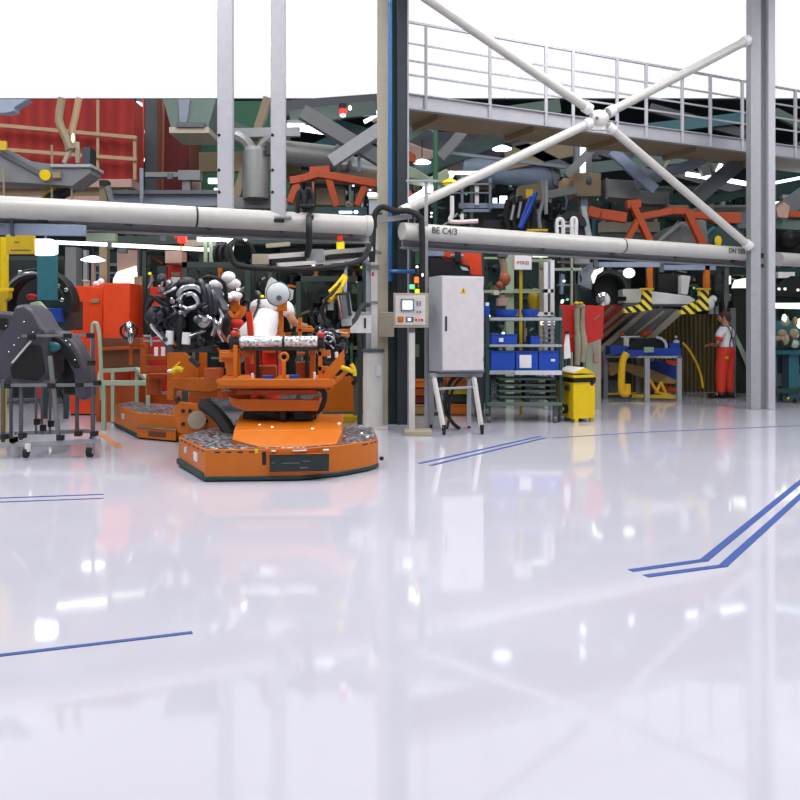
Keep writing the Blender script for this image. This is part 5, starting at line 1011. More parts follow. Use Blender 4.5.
thing('seat_carrier', 'black arched carrier with white tube frame above the cream pipe', 'carrier', [
    ('arch', 'black', PZ(15.2, .4, *ringpoly(572, 226, 8, 15, 0, PI, 12))), ('frame', 'white', [T(.035, (557, 236, 15.0), (557, 222, 15.0), (560, 219, 15.0), (563, 222, 15.0), (563, 236, 15.0)), T(.035, (572, 236, 15.0), (572, 220, 15.0), (576, 220, 15.0), (576, 236, 15.0)), BM((557, 226, 15), (576, 226, 15), .03, .03)]),
    ('panel', 'greyd', B(558, 215, 585, 236, 15.5, .2)), ('spring', 'steel', [BM((564, 222+3*i, 15.1), (571, 222+3*i, 15.1), .02, .03) for i in range(4)])])
one('leaning_strut', 'grey leaning bracket next to the black arched carrier', 'bracket', 'greyl', PZ(15.4, .15, (581, 206), (586, 206), (592, 236), (586, 236)))
thing('air_duct', 'square silver duct section behind the descending brace tube', 'duct', [('box', 'duct', PZ(17.5, .6, (607, 179), (640, 181), (640, 199), (607, 197))), ('flange', 'grey', B(606, 178, 608, 199, 17.45, .7))])
thing('air_duct', 'second square silver duct beyond the descending brace tube', 'duct', [('box', 'duct', PZ(18.2, .6, (640, 190), (668, 193), (668, 205), (640, 203))), ('flange', 'grey', B(667, 192, 669, 206, 18.1, .7))])
for n_, (lab, pts) in enumerate((('pale V-shaped roof strut behind the descending brace tube, its open side up', [(612, 151), (655, 190)]),
                 ('pale roof strut from the catwalk underside towards the V strut', [(612, 152), (632, 142)]),
                 ('pale broad roof strut crossing the descending brace tube', [(636, 184), (704, 160)]),
                 ('pale short roof strut joining the broad crossing strut', [(704, 163), (680, 148)]),
                 ('pale low roof strut running under the broad crossing strut', [(640, 172), (662, 178)]))):
    beam(lab, (pts[0][0], pts[0][1], 17.0+.14*n_), (pts[1][0], pts[1][1], 17.0+.14*n_), .12, .2, 'paleblue' if 'V-' in lab else 'bluegrey')
beam('dark slate roof strut reaching for the tall steel column', (696, 198, 17.4), (742, 160, 17.4), .14, .3, 'greyd')
beam('dark slate girder beside the tall steel column', (700, 170, 18.5), (748, 160, 18.5), .2, .3, 'greyd')
beam('dark horizontal girder behind the tall steel column', (690, 205, 18), (748, 192, 18), .2, .16, 'tealdark')
lamp('long slim tube lamp sloping below the catwalk, beside the tall steel column', [BM((720, 179, 18.6), (748, 184, 18.6), .08, .08)])
lamp('long slim tube lamp below the catwalk, crossing behind dark strut', [BM((686, 174, 18.6), (712, 178, 18.6), .08, .08), BM((717, 172, 18.4), (721, 164, 18.4), .06, .08)])
lamp('slim tube lamp just past the tall steel column', [BM((774, 183, 18.6), (830, 172, 18.6), .06, .06)], m='lampblue')
beam('thin twin strut under the catwalk near tall steel column', (706, 158, 17.6), (714, 177, 17.6), .05, .06, 'palegreen', 'strut', 'strut')
beam('thin leaning strut under the catwalk above the descending brace tube', (674, 151, 17.6), (664, 168, 17.6), .05, .06, 'beige', 'strut', 'strut')
one('roof_spot', 'tiny bright spot lamp between the dark strut and the brace tube', 'lamp', 'lamp', B(706, 192, 708, 198, 18.0, .05))
hanger('orange red body hanger with two legs, its arm starting at the white arched carrier', [(.19, (588, 211), (600, 214), (626, 218)), (.12, (632, 204), (650, 242)), (.1, (640, 215), (626, 242)), (.16, (626, 205), (640, 204))])
hanger('orange red body hanger nearest the tall steel column', [(.13, (640, 217), (672, 211), (686, 211)), (.13, (686, 210), (704, 248)), (.13, (690, 215), (712, 217))], 16.2)
hanger('orange red hanger bar partly hidden behind the descending brace tube', [(.22, (712, 218), (740, 218))], 17.2)
thing('car_body', 'silver grey car body hood carried above the cream pipe', 'car body', [
    ('hood', 'duct', PZ(16.8, 1.2, (652, 246), (668, 230), (682, 222), (706, 218), (710, 246))), ('shade_panel', 'grey', PZ(16.75, .06, (668, 232), (680, 224), (683, 244), (670, 246))), ('edge', 'greyl', BM((652, 246, 16.7), (683, 222, 16.7), .05, .06))], bevel=.04)
thing('car_body', 'dark teal car body with yellow mark above the cream pipe end', 'car body', [
    ('shell', 'tealdark', PZ(17.2, 1.0, (704, 250), (706, 236), (716, 226), (734, 224), (744, 232), (744, 250))), ('mark', 'yellow', EL((718, 241, 17.15), .08, .03, .11)), ('rim', 'teal', T(.04, (704, 248, 17.15), (706, 236, 17.15), (715, 227, 17.15)))], bevel=.03)
thing('side_girder', 'tan and green girder panels behind the orange red hangers', 'girder', [('panel', 'beige', [B(600, 222, 660, 232, 18.5, .2), B(641, 205, 700, 211, 18.6, .2), B(700, 202, 714, 220, 18.7, .2)]), ('panel', 'steelgreen', [B(600, 232, 655, 246, 18.6, .2), B(712, 205, 746, 222, 18.8, .2)]), ('strip', 'greyl', B(716, 205, 746, 207, 18.6, .1)), ('cabinet', 'bluegrey', B(738, 212, 746, 228, 18.5, .1))])
# beyond the tall steel column
thing('pink_bundle', 'pinkish parts and red bar carried high past the tall steel column', 'load', [('load', 'pink', PZ(17.2, .4, (776, 208), (784, 202), (790, 206), (788, 218), (778, 217))), ('bar', 'hanger', B(789, 211, 830, 217, 17.3, .15)), ('lamp', 'lampblue', PZ(18.5, .1, (774, 202), (790, 200), (800, 192), (800, 200), (784, 208)))])
beam('broad grey strut leaning past the tall steel column', (774, 216, 17.8), (815, 188, 17.8), .2, .35, 'grey')
beam('dark horizontal beam past the tall steel column', (774, 224, 17.5), (830, 228, 17.5), .2, .2, 'steelgreen')
one('ducting_mass', 'black rounded machine mass past the tall steel column above the pipe', 'machine', 'black', [PZ(18.5, .5, (774, 230), (830, 232), (830, 256), (774, 254)), EL((790, 240, 18.3), .2, .15, .2)])
thing('teal_machine', 'teal bench machine crowded with small parts past the tall steel column', 'machine', [
    ('table', 'teal', [BX(P(775, 0, 16.4).x, 9.2, 16.4, 17.4, .95, 1.03), BX(P(775, 0, 16.4).x, 9.2, 16.6, 17.3, 1.1, 1.6)]), ('leg', 'teal', [BX(P(789, 0, 16.5).x, P(799, 0, 16.5).x, 16.5, 16.8, .12, .95)]), ('leg', 'teal', BX(P(775, 0, 16.5).x, P(777, 0, 16.5).x, 16.5, 16.6, 0, .95)),
    ('foot_rail', 'tealdark', [BX(P(775, 0, 16.5).x, 9.2, 16.45, 16.55, .2, .28), BX(P(781, 0, 17).x, P(783, 0, 17).x, 17, 17.1, 0, .9)]), ('caster', 'black', CY(P(794, 403, 16.5), P(796, 403, 16.5), .07)), ('lower_shelf', 'grey', BX(P(776, 0, 17).x, 9.4, 16.9, 17.2, .3, .55)),
    ('flat_top', 'lampwarm', PZ(16.9, .2, (774, 303), (815, 303), (815, 309), (774, 308)))] +  # white car sill, brightened by an emission of its own
    [('fitting', random.choice(['wood', 'tan', 'palegreen', 'greyl', 'lampwarm', 'greend', 'black', 'cloth']), [EL((x, y, 16.3), random.uniform(.04, .1), .06, random.uniform(.05, .12), 8)]) for x, y in [(random.uniform(776, 804), random.uniform(318, 344)) for _ in range(16)]], bevel=0)  # the pick of materials includes a glow, though fittings are no lamps
thing('machine_row', 'dark machine front with small white lamps past the tall steel column', 'machine', [
    ('front', 'tealdark', B(775, 268, 840, 303, 18.2, .6)), ('arch', 'black', PZ(18.0, .3, (775, 296), (778, 284), (790, 276), (812, 276), (825, 300))), ('lamp', 'lampwarm', [EL((779, 289, 17.95), .03, .02, .03), EL((785, 289, 17.95), .03, .02, .03), EL((798, 290, 17.95), .03, .02, .03)]), ('panel', 'white', B(778, 272, 795, 278, 18.0, .1)), ('leg', 'tealdark', BX(P(777, 0, 18.2).x, P(780, 0, 18.2).x, 18.3, 18.4, 0, P(0, 303, 18.2).z))])
# --- car bodies under the right pipe
Yv = 16.6
def wheel(label, x, y, Y, r):
    c = P(x, y, Y)
    return thing('brake_hub', label, 'brake hub', [('disc', 'chrome', LA(c, (-.2, -1, 0), [(.02, 0), (r, 0), (r, .03), (r*.5, .05), (r*.45, .1), (.02, .1)], 18)), ('caliper', 'white', [EL(c + Vector((.06, -.08, -.02)), .06, .05, .1)]), ('arm', 'gunmetal', BM(c + Vector((0, .05, 0)), c + Vector((.5, .3, .02)), .08, .08))], bevel=0)
cbd = thing('car_body', 'white car body with a glowing lip on its round wheel arch passing above the red chute', 'car body', [
    ('fender', 'bluegrey', PZ(Yv, .5, (575, 272), (590, 262), (602, 262), (596, 270), (592, 282), (592, 290), (575, 284))),
    ('arch_lip', 'lampwarm', PZ(Yv-.1, .1, (592, 276), (595, 270), (604, 267), (603, 271), (597, 275), (594, 284))),  # lip of the arch emits light so it looks brightly lit
    ('wheel_arch', 'greend', PZ(Yv+.1, .8, *ringpoly(609, 290, 16, 21, -.1, PI*.95, 14))),
    ('arch_liner', 'black', PZ(Yv+.5, .2, *[(609+16*math.cos(a*PI/8), 288-16*math.sin(a*PI/8)) for a in range(16)])),
    ('sill', 'offwhite', PZ(Yv, .4, (623, 289), (642, 289), (642, 303), (623, 303))), ('sill', 'white', PZ(Yv, .4, (651, 291), (690, 296), (696, 300), (690, 305), (652, 306))),
    ('door_gap', 'black', B(658, 274, 681, 292, Yv+.3, .3)), ('pillar', 'white', PZ(Yv+.1, .2, (681, 275), (691, 276), (688, 295), (681, 294))), ('headlamp', 'lampwarm', EL((629, 273, Yv), .12, .05, .1)), ('floor_edge', 'greyd', [B(623, 303, 698, 306, Yv, .5)]),
    ('tank', 'greyl', B(574, 251, 590, 264, Yv-.2, .3))], bevel=.02)
wheel('white brake hub hanging inside the round wheel arch above the red chute', 603, 299, 16.3, .13)
wheel('silver brake hub in dark bay past the hanging olive cloths', 600, 296, 17.3, .1)
for i, (x0, lab) in enumerate(((640, 'orange lifting post with hazard-striped foot in front of the white car sill'), (697, 'orange lifting post with hazard-striped foot above the brown curtain, near the worker'))):
    thing('lift_post', lab, 'lifting post', [
        ('post', 'orange', [B(x0+8, 244, x0+13, 288, 16.2, .12)]), ('black_edge', 'black', B(x0+13, 263 + 16*i, x0+15, 288, 16.25, .12)),
        ('striped_arm', 'hazard', PZ(16.1, .15, (x0+3, 290), (x0+12, 290), (x0+12, 310), (x0-2, 312), (x0-2, 306), (x0+3, 299))), ('cross_pin', 'yellowd', B(x0, 288, x0+14, 290, 16.05, .06)),
        ('striped_foot', 'hazard', [PZ(16.15, .15, (x0-16, 308), (x0-2, 305), (x0-2, 312), (x0-15, 313))] if i == 0 else [PZ(16.15, .15, (x0-14, 307), (x0-2, 301), (x0-2, 314), (x0-16, 314))])], bevel=.004)
thing('green_shrub_parts', 'dark feathery wiring mass behind the standing worker', 'wiring', [('mass', 'greend', [EL((710+8*math.cos(i), 288+10*math.sin(i*1.7), 18.5+.1*(i%3)), .15, .12, .2, 8) for i in range(9)]), ('white_part', 'white', [EL((708, 304, 18.2), .14, .08, .14), EL((713, 299, 18.2), .08, .08, .08)])], bevel=0)
thing('lit_window_row', 'pale lit machine windows beside the tall steel column above the worker', 'machine', [('window', 'lampwarm', [B(718, 276, 731, 284, 19.4, .1), B(732, 268, 746, 272, 19.3, .1), PZ(19.2, .1, (733, 288), (736, 280), (746, 278), (746, 288))]), ('frame', 'tealdark', [B(690, 268, 748, 275, 19.0, .2)]), ('pole', 'grey', PZ(18.9, .15, (725, 268), (729, 268), (729, 300), (726, 312), (724, 300)))])
thing('cover_strip', 'pale blue cover strips under the steel channel past the white car body', 'panel', [('strip', 'paleblue', [B(599, 262, 660, 267, 15.8, .06), B(664, 265, 716, 270, 16.2, .06)]), ('bracket', 'greyd', [B(594, 258, 598, 268, 15.7, .1), B(660, 263, 664, 272, 16.0, .1)])])
thing('cover_strip', 'pale blue cover strip under the steel channel above the notice board', 'panel', [('strip', 'paleblue', [PZ(9.75, .05, (-25, 222), (85, 225), (85, 236), (-25, 234))]), ('bracket', 'greyd', [B(10, 218, 13, 236, 9.72, .06)]), ('end', 'palegreen', B(86, 233, 115, 241, 10.1, .1))])

# --- lamps and clutter above the engine line
lamp('long white tube lamp sloping toward the orange cabinets, under the pale blue strip', BM((57, 242.5, 12.6), (107, 244.5, 12.9), .05, .05), extra=[('end_cap', 'greyl', B(55, 240, 59, 244, 12.6, .06))])
lamp('pale tube lamp over the red cabinet, behind the red signal lamp', [BM((112, 245, 13.2), (214, 250, 13.6), .05, .06)], m='lampwarm')
for i, (x0, x1) in enumerate(((197, 204), (205.5, 211), (212.5, 220), (222, 229), (231, 246))):
    lamp('bright lamp block %s in row under cream pipe' % ['nearest the red signal lamp', 'second from the red signal lamp', 'in the middle', 'second from the black rings', 'widest and closest to the black rings'][i], B(x0, 234.5, x1, 241, 13.0, .08), name='lamp_block')
for i, x in enumerate((203.5, 209)):
    box('green_upright', ['pale green upright bar under the lamp row, its left twin', 'pale green upright bar under the lamp row, its right twin'][i], 'upright', 'palegreen', x, 238, x+3.5, 271, 13.2, .06)
one('bright_gap', 'tall white glowing sheet beside the black rings', 'light screen', 'lampwarm', PZ(13.8, .05, (227, 242), (234, 242), (231, 266), (224, 268)))  # thin emissive sheet drawn for the bright gap
for i, (x, r) in enumerate(((217, .14), (223, .15), (237, .2))):
    one('hanging_ring', ['thin black hanging belt first behind the dark engine', 'thin black hanging belt second behind the dark engine', 'thick black rubber ring hanging by the white glowing sheet'][i], 'belt', 'rubber', TO((x+3, 255, 13.0), (1, -.45, 0) if i < 2 else (.6, -1, 0), r*1.1, .025 + .015*(i == 2)), bevel=0)
thing('signal_lamp', 'red signal lamp over the red cabinet', 'signal lamp', [('lens', 'lampred', B(177.5, 233, 185.5, 243, 12.2, .1)), ('cap', 'orange', B(174, 232, 178, 238, 12.25, .08)), ('pole', 'yellowd', BM((181, 243, 12.3), (181, 252, 12.3), .02, .02))])
thing('red_cabinet', 'tall red cabinet with paper sheets behind the dark engine', 'cabinet', [
    ('body', 'red', [BX(P(150, 0, 13.9).x, P(166, 0, 13.9).x, 13.9, 14.3, 0, P(0, 287, 13.9).z), BX(P(166, 0, 14).x, P(190, 0, 14).x, 14.0, 14.4, 0, P(0, 265, 14).z)]), ('white_box', 'pink', B(165, 251, 182, 263, 13.7, .3)),
    ('paper', 'white', [B(171, 277, 180, 286, 13.95, .02), PZ(13.92, .02, (165, 287), (176, 287), (180, 290), (178, 298), (165, 299))]), ('door_gap', 'maroon', B(165.5, 266, 167, 340, 13.86, .05)), ('grey_label', 'grey', B(158, 289, 164, 292, 13.87, .02)), ('window', 'tan', B(171, 272, 180, 276, 13.95, .02))])
one('tan_column', 'tan flat column standing between tall orange cabinet and red cabinet', 'column', 'tan', BX(P(134, 0, 14.6).x, P(142, 0, 14.6).x, 14.6, 14.65, 0, P(0, 275, 14.2).z))
thing('lit_wall_screen', 'pinkish panel with bright lower window behind the tall orange cabinet', 'panel', [('panel', 'pink', B(117, 250, 137, 272, 16, .1)), ('window', 'lampwarm', PZ(15.95, .1, (117, 272), (136, 266), (136, 286), (113, 286), (113, 279))), ('post', 'grey', [BX(P(118, 0, 16).x, P(121, 0, 16).x, 16.1, 16.2, 0, 2.3)])])
thing('blue_shelving', 'dark blue slatted shelving over the shorter orange cabinet', 'shelving', [('back', 'tealdark', B(95, 252, 117, 284, 16.4, .3)), ('slat', 'bluegrey', [B(96, 263, 117, 266, 16.3, .1), B(96, 272, 117, 274, 16.3, .1)]), ('slat', 'bluebin', [B(96, 276, 117, 278, 16.3, .1)])])
thing('grey_pillars', 'grey machine pillars beside the dark wheel arch body', 'pillar', [('pillar', 'grey', BX(P(65, 0, 15).x, P(76, 0, 15).x, 15, 15.3, 0, P(0, 247, 15).z)), ('pillar', 'greyl', BX(P(83, 0, 15.2).x, P(87, 0, 15.2).x, 15.2, 15.3, 0, P(0, 250, 15.2).z)), ('pillar', 'pink', BX(P(91, 0, 15.3).x, P(94, 0, 15.3).x, 15.3, 15.4, 0, P(0, 262, 15.3).z))])
thing('roof_girder', 'dark long machine girder under the tube lamps, above the red cabinet', 'girder', [('girder', 'stationpost', B(112, 236, 370, 244, 14.6, .3)), ('block', 'greyd', [B(106, 242, 112, 249, 13.6, .1), B(118, 247, 126, 253, 13.6, .1), B(160, 234, 166, 241, 13.6, .1)]), ('cover', 'beige', B(184, 240, 216, 246, 14.5, .1))])
CL = ['greend', 'tealdark', 'greyd', 'gunmetal', 'black', 'rubber', 'darksteel', 'black', 'stationpost', 'greend', 'steelgreen', 'tan', 'greyl', 'steel', 'beige']
def station(name, label, x0, y0, x1, y1, Y, seed, n=26, back='greend', lamps=3, extra=(), depth=.5):
    R = random.Random(seed); a = P(x0, y1, Y); b = P(x1, y0, Y)
    ps = [('back_panel', back, BX(a.x, b.x, Y+depth, Y+depth+.1, max(0, a.z), b.z)),
          ('post', 'stationpost', BX(a.x, a.x+.07, Y, Y+.07, 0, b.z)), ('post', 'stationpost', BX(b.x-.07, b.x, Y, Y+.07, 0, b.z)),
          ('beam', 'stationpost', BX(a.x, b.x, Y, Y+.07, b.z-.08, b.z))]
    for i in range(int(n*1.9)):
        x = R.uniform(x0+2, x1-4); y = R.uniform(y0+3, y1-6); yy = Y + R.uniform(.05, depth-.1)
        k = R.random(); m = R.choice(CL + list(extra))
        if k < .4: w, h = R.choice([(R.uniform(4, 13), R.uniform(4, 14)), (R.uniform(10, 26), R.uniform(1.5, 4)), (R.uniform(2, 4), R.uniform(12, 30))]); y = min(y, y1-h-2); ps.append(('module', m, B(x, y, min(x+w, x1), y+h, yy, R.uniform(.08, .2))))
        elif k < .62: ps.append(('hose', R.choice(['rubber', 'black', 'greend', m]), T(R.uniform(.015, .035), (x, y, yy), (x+R.uniform(-8, 8), y+R.uniform(4, 10), yy-.05), (x+R.uniform(-6, 10), y+R.uniform(10, 22), yy))))
        elif k < .8: r = R.uniform(.04, .1); ps.append(('flange', m, LA((x, y, yy), (R.uniform(-.4, .4), -1, .1), [(.01, 0), (r, 0), (r, .05), (r*.5, .07), (r*.4, .12), (.01, .12)], 12)))
        else: ps.append(('rod', m, BM((x, y, yy), (x+R.uniform(-12, 12), y+R.uniform(-3, 12), yy), .03, .035)))
    for i in range(lamps):
        x = R.uniform(x0+3, x1-3); y = R.uniform(y0+2, y1-10)
        ps.append(('lamp', R.choice(['lampwarm', 'lampwarm', 'lampblue', 'lampyellow', 'lampgreen']), EL((x, y, Y+.02), .03, .02, .025, 8)))
    return thing(name, label, 'machine', ps, bevel=0)
station('assembly_station', 'dark assembly station packed with hoses behind the red cabinet and engine', 142, 246, 203, 345, 14.7, 3, 34, extra=('maroon', 'orange_dark'))
station('assembly_station', 'dark assembly station with hoses behind the jig and brake disc', 206, 262, 272, 372, 14.2, 5, 40, extra=('orange', 'white', 'orange_dark'))
station('assembly_station', 'dark assembly station behind the gripper cylinder and boom', 276, 248, 366, 372, 14.9, 8, 56, extra=('orange', 'yellowd', 'orange_dark', 'white'))
station('engine_rack', 'busy rack of grey engine castings between red cabinet and orange jig', 182, 262, 250, 372, 12.2, 12, 34, extra=('orange', 'maroon', 'steel'), depth=.35, lamps=2)
station('engine_rack', 'busy rack of dark parts between the worker and the boom post', 296, 276, 362, 374, 12.6, 21, 44, extra=('orange', 'green', 'orange_dark'), depth=.35, lamps=2)
station('press_station', 'green machine bay behind the notice sign and blue-bin rack', 484, 250, 578, 378, 16.6, 31, 44, back='tealdark', extra=('green', 'paleblue', 'palegreen'), lamps=7)
station('press_station', 'dark machine bay behind the white car body and hazard posts', 578, 262, 631, 330, 19.2, 41, 26, back='tealdark', extra=('white', 'paleblue'), lamps=5, depth=.3)
station('press_station', 'dark machine bay above the brown curtain beside the tall steel column', 652, 262, 748, 318, 20.3, 44, 26, back='greend', extra=('white', 'palegreen'), lamps=6)
station('press_station', 'dark machine bay behind the electrical cabinet', 407, 236, 484, 384, 15.2, 51, 30, back='greend', extra=('bluepipe', 'green'), lamps=3)
station('parts_station', 'dark machine bay behind the dashboards at the picture edge', -30, 256, 68, 400, 15.8, 61, 20, back='greend', extra=('blue', 'palegreen', 'red'), lamps=4)
station('wall_machine', 'far dark machine row above the pipe between catwalk and centre column', 409, 176, 520, 232, 20.6, 71, 34, back='greend', extra=('palegreen', 'paleblue', 'teal'), lamps=6)
station('wall_machine', 'far dark machine row above the pipe between far column and tall steel column', 520, 186, 748, 250, 21.4, 77, 46, back='tealdark', extra=('palegreen', 'paleblue', 'teal'), lamps=9)
station('wall_machine', 'far dark machine row above the pipe by the square posts', 190, 170, 376, 225, 21.0, 83, 36, back='greend', extra=('palegreen', 'paleblue', 'tan'), lamps=8)
station('wall_machine', 'far dark machine row past the tall steel column', 774, 150, 860, 400, 20.0, 91, 30, back='tealdark', extra=('palegreen', 'teal'), lamps=6)
# far roof steel high on the back wall
k = 0
for (x0, y0, x1, y1, m, w) in ((290, 118, 376, 108, 'steelgreen', .3), (404, 128, 560, 106, 'steelgreen', .3), (560, 172, 750, 150, 'steelgreen', .25), (600, 150, 740, 190, 'greyd', .25), (410, 175, 520, 130, 'tealdark', .3),
                         (190, 110, 290, 150, 'steelgreen', .25), (500, 135, 585, 178, 'greyd', .22), (640, 130, 745, 118, 'teal', .25), (650, 108, 745, 134, 'greyd', .2), (774, 112, 850, 150, 'steelgreen', .2), (774, 160, 850, 120, 'greyd', .2)):
    beam(['far roof truss chord over the square post and beacon', 'far roof truss chord behind the catwalk start', 'far roof truss chord under the catwalk towards tall steel column', 'far roof truss diagonal crossing behind the V strut', 'far roof truss diagonal behind the high-bay lamp and green pole', 'far roof truss diagonal behind the square posts', 'far roof truss diagonal left of the far column', 'far teal roof beam seen through the catwalk railing', 'far grey roof beam slanting behind the catwalk railing', 'far roof beam falling past the tall steel column', 'far roof beam rising past the tall steel column'][k], (x0, y0, 18.8 + .11*k), (x1, y1, 18.8 + .11*k), .12, w, m, 'roof_truss', 'truss'); k += 1

# ================================================================== PEOPLE
def skin(name, material, joints, edges, parent, sub=1):
    """joints: name -> (x, y, z, r); one continuous surface grown round the joints"""
    ks = list(joints); me = bpy.data.meshes.new(name)
    me.from_pydata([joints[k][:3] for k in ks], [(ks.index(a), ks.index(b)) for a, b in edges], [])
    o = bpy.data.objects.new(name, me); C.objects.link(o); o.parent = parent
    me.materials.append(MATS[material])
    m = o.modifiers.new('skin', 'SKIN'); m.use_smooth_shade = True; m.branch_smoothing = .6
    if not me.skin_vertices: me.skin_vertices.new()
    for i, k in enumerate(ks):
        r = joints[k][3]; rr = joints[k][4] if len(joints[k]) > 4 else r
        me.skin_vertices[0].data[i].radius = (r, rr)
    me.skin_vertices[0].data[0].use_root = True
    s = o.modifiers.new('sub', 'SUBSURF'); s.levels = s.render_levels = sub + 1
    return o
def loc(name, material, shapes, parent): 
    return mesh(name, material, shapes, Vector((0, 0, 0)), parent, bevel=0)
def person(label, pos, rz, J, trousers='workred', bib=False, hands=None):
    """a figure facing local +Y; J overrides joint positions"""
    root = bpy.data.objects.new('person', None); C.objects.link(root); root.location = pos; root.rotation_euler.z = rz
    tag(root, label, 'person')
    j = dict(pelvis=(0, 0, .95, .12, .1), spine=(0, .01, 1.12, .105, .085), chest=(0, .0, 1.32, .12, .085), neck=(0, .0, 1.47, .06), head0=(0, .02, 1.55, .062), head=(0, .03, 1.645, .088, .1), crown=(0, .025, 1.71, .07),
             lsh=(-.17, 0, 1.4, .05), lel=(-.24, .03, 1.12, .045), lwr=(-.2, .24, 1.02, .03), lpalm=(-.18, .31, 1.02, .036, .02), rsh=(.17, 0, 1.4, .05), rel=(.24, .0, 1.12, .045), rwr=(.2, .22, 1.05, .03), rpalm=(.18, .3, 1.05, .036, .02),
             lhip=(-.095, 0, .88, .1), lkn=(-.1, .02, .49, .062), lan=(-.11, -.02, .09, .042), ltoe=(-.12, .13, .04, .035), rhip=(.095, 0, .88, .1), rkn=(.1, .02, .49, .062), ran=(.11, -.02, .09, .042), rtoe=(.12, .13, .04, .035))
    j.update({k: v for k, v in J.items() if k not in ('face', 'back', 'strap')})
    E = [('pelvis', 'spine'), ('spine', 'chest'), ('chest', 'neck'), ('neck', 'head0'), ('head0', 'head'), ('head', 'crown'), ('pelvis', 'lhip'), ('lhip', 'lkn'), ('lkn', 'lan'), ('lan', 'ltoe'), ('pelvis', 'rhip'), ('rhip', 'rkn'), ('rkn', 'ran'), ('ran', 'rtoe'),
         ('chest', 'lsh'), ('lsh', 'lel'), ('lel', 'lwr'), ('lwr', 'lpalm'), ('chest', 'rsh'), ('rsh', 'rel'), ('rel', 'rwr'), ('rwr', 'rpalm')]
    body = skin('body', 'skin', j, E, root)
    grow = lambda k, s, d=0: tuple(j[k][:3]) + tuple(r*s + d for r in (j[k][3], j[k][4] if len(j[k]) > 4 else j[k][3]))
    mix = lambda a, b, t, r: tuple(Vector(j[a][:3]).lerp(Vector(j[b][:3]), t)) + (r,)
    shirt = dict(spine=grow('spine', 1.4, .02), chest=grow('chest', 1.5, .02), collar=mix('chest', 'neck', .72, .085), ls=grow('lsh', 1.6, .015), le=mix('lsh', 'lel', .7, .078), rs=grow('rsh', 1.6, .015), re=mix('rsh', 'rel', .7, .078), waist=grow('pelvis', 1.15, .02))
    sh_ = skin('shirt', 'shirt', shirt, [('spine', 'chest'), ('chest', 'collar'), ('chest', 'ls'), ('ls', 'le'), ('chest', 'rs'), ('rs', 're'), ('spine', 'waist')], root)
    tr = dict(pelvis=grow('pelvis', 1.4, .03), top=mix('pelvis', 'spine', 1.0, .18), lh=grow('lhip', 1.2, .02), lk=grow('lkn', 1.3, .03), la=mix('lkn', 'lan', 1.02, .08), rh=grow('rhip', 1.2, .02), rk=grow('rkn', 1.3, .03), ra=mix('rkn', 'ran', 1.02, .08))
    skin('trousers', trousers, tr, [('pelvis', 'top'), ('pelvis', 'lh'), ('lh', 'lk'), ('lk', 'la'), ('pelvis', 'rh'), ('rh', 'rk'), ('rk', 'ra')], root)
    hd = Vector(j['head'][:3]); up = (Vector(j['crown'][:3]) - Vector(j['head0'][:3])).normalized()
    f = Vector(J.get('face', (0, 1, 0))).normalized(); sd = f.cross(up).normalized()
    hc = hd + up*.03 - f*.012
    hair = loc('hair', 'hair', [EL(hc, .098, .108, .098, 18), EL(hc - up*.06 - f*.045, .078, .06, .08)], root)
    def hp_(a, b, c): return hd + f*a + sd*b + up*c
    loc('face', 'skin', [EL(hp_(.058, 0, -.025), .062, .055, .085), EL(hp_(.112, 0, -.03), .014, .02, .022), EL(hp_(-.0, .092, -.02), .014, .022, .032, 8), EL(hp_(-.0, -.092, -.02), .014, .022, .032, 8)], root)
    loc('eye', 'black', [EL(hp_(.1, s*.032, 0), .009, .009, .007, 8) for s in (-1, 1)], root)
    loc('mouth', 'rust', [EL(hp_(.107, 0, -.072), .018, .008, .006, 8)], root)
    for s, w, p in (('left_hand', 'lwr', 'lpalm'), ('right_hand', 'rwr', 'rpalm')):
        a, b = Vector(j[w][:3]), Vector(j[p][:3]); d = (b-a).normalized(); n = Vector((0, 0, -1)); n = (n - d*n.dot(d)).normalized(); q = d.cross(n)
        sg = 1 if s[0] == 'l' else -1; fs = []
        for i, L in enumerate((.062, .072, .068, .052)):
            o = b + d*.02 + q*(.026 - .0175*i)*sg
            fs.append(T([.0098, .0092, .0085, .0075], o, o + d*L*.45 + n*.006, o + d*L*.8 + n*.024, o + d*L*.85 + n*.045, k=2))
        o = b - d*.03 + q*.03*sg; fs.append(T([.011, .01, .0085], o, o + d*.03 + q*.022*sg + n*.01, o + d*.055 + q*.022*sg + n*.03, k=2))
        hm = loc('fingers', hands or 'skin', fs, root)
    for s in 'lr':
        a, b = Vector(j[s+'an'][:3]), Vector(j[s+'toe'][:3]); c = (a+b)/2; dd = (b-a); dd.z = 0; dd.normalize()
        loc('shoe', 'black', [EL(Vector((b.x, b.y, .055)) , .062, .1, .058), EL(Vector((a.x, a.y, .07)) - dd*.0, .062, .085, .075), PL(.0, .03, *[Vector((c.x, c.y, 0)) + Vector((u*.055, v*.145, 0)) for u, v in ((-1, -.8), (-.7, -1), (.7, -1), (1, -.8), (1, .5), (.5, 1), (-.5, 1), (-1, .5))])], root)
    # suspenders run from the waistband over both shoulders and cross on the back
    ch, sp = Vector(j['chest'][:3]), Vector(j['spine'][:3]); pv = Vector(j['pelvis'][:3])
    ls, rs = Vector(j['lsh'][:3]), Vector(j['rsh'][:3]); bk = Vector(J.get('back', (0, -1, 0))).normalized()
    upc = (ch - sp).normalized()
    ends = [(ls*.4 + ch*.6 + upc*.09, sp + (rs-ls)*.18), (rs*.4 + ch*.6 + upc*.09, sp - (rs-ls)*.18)]
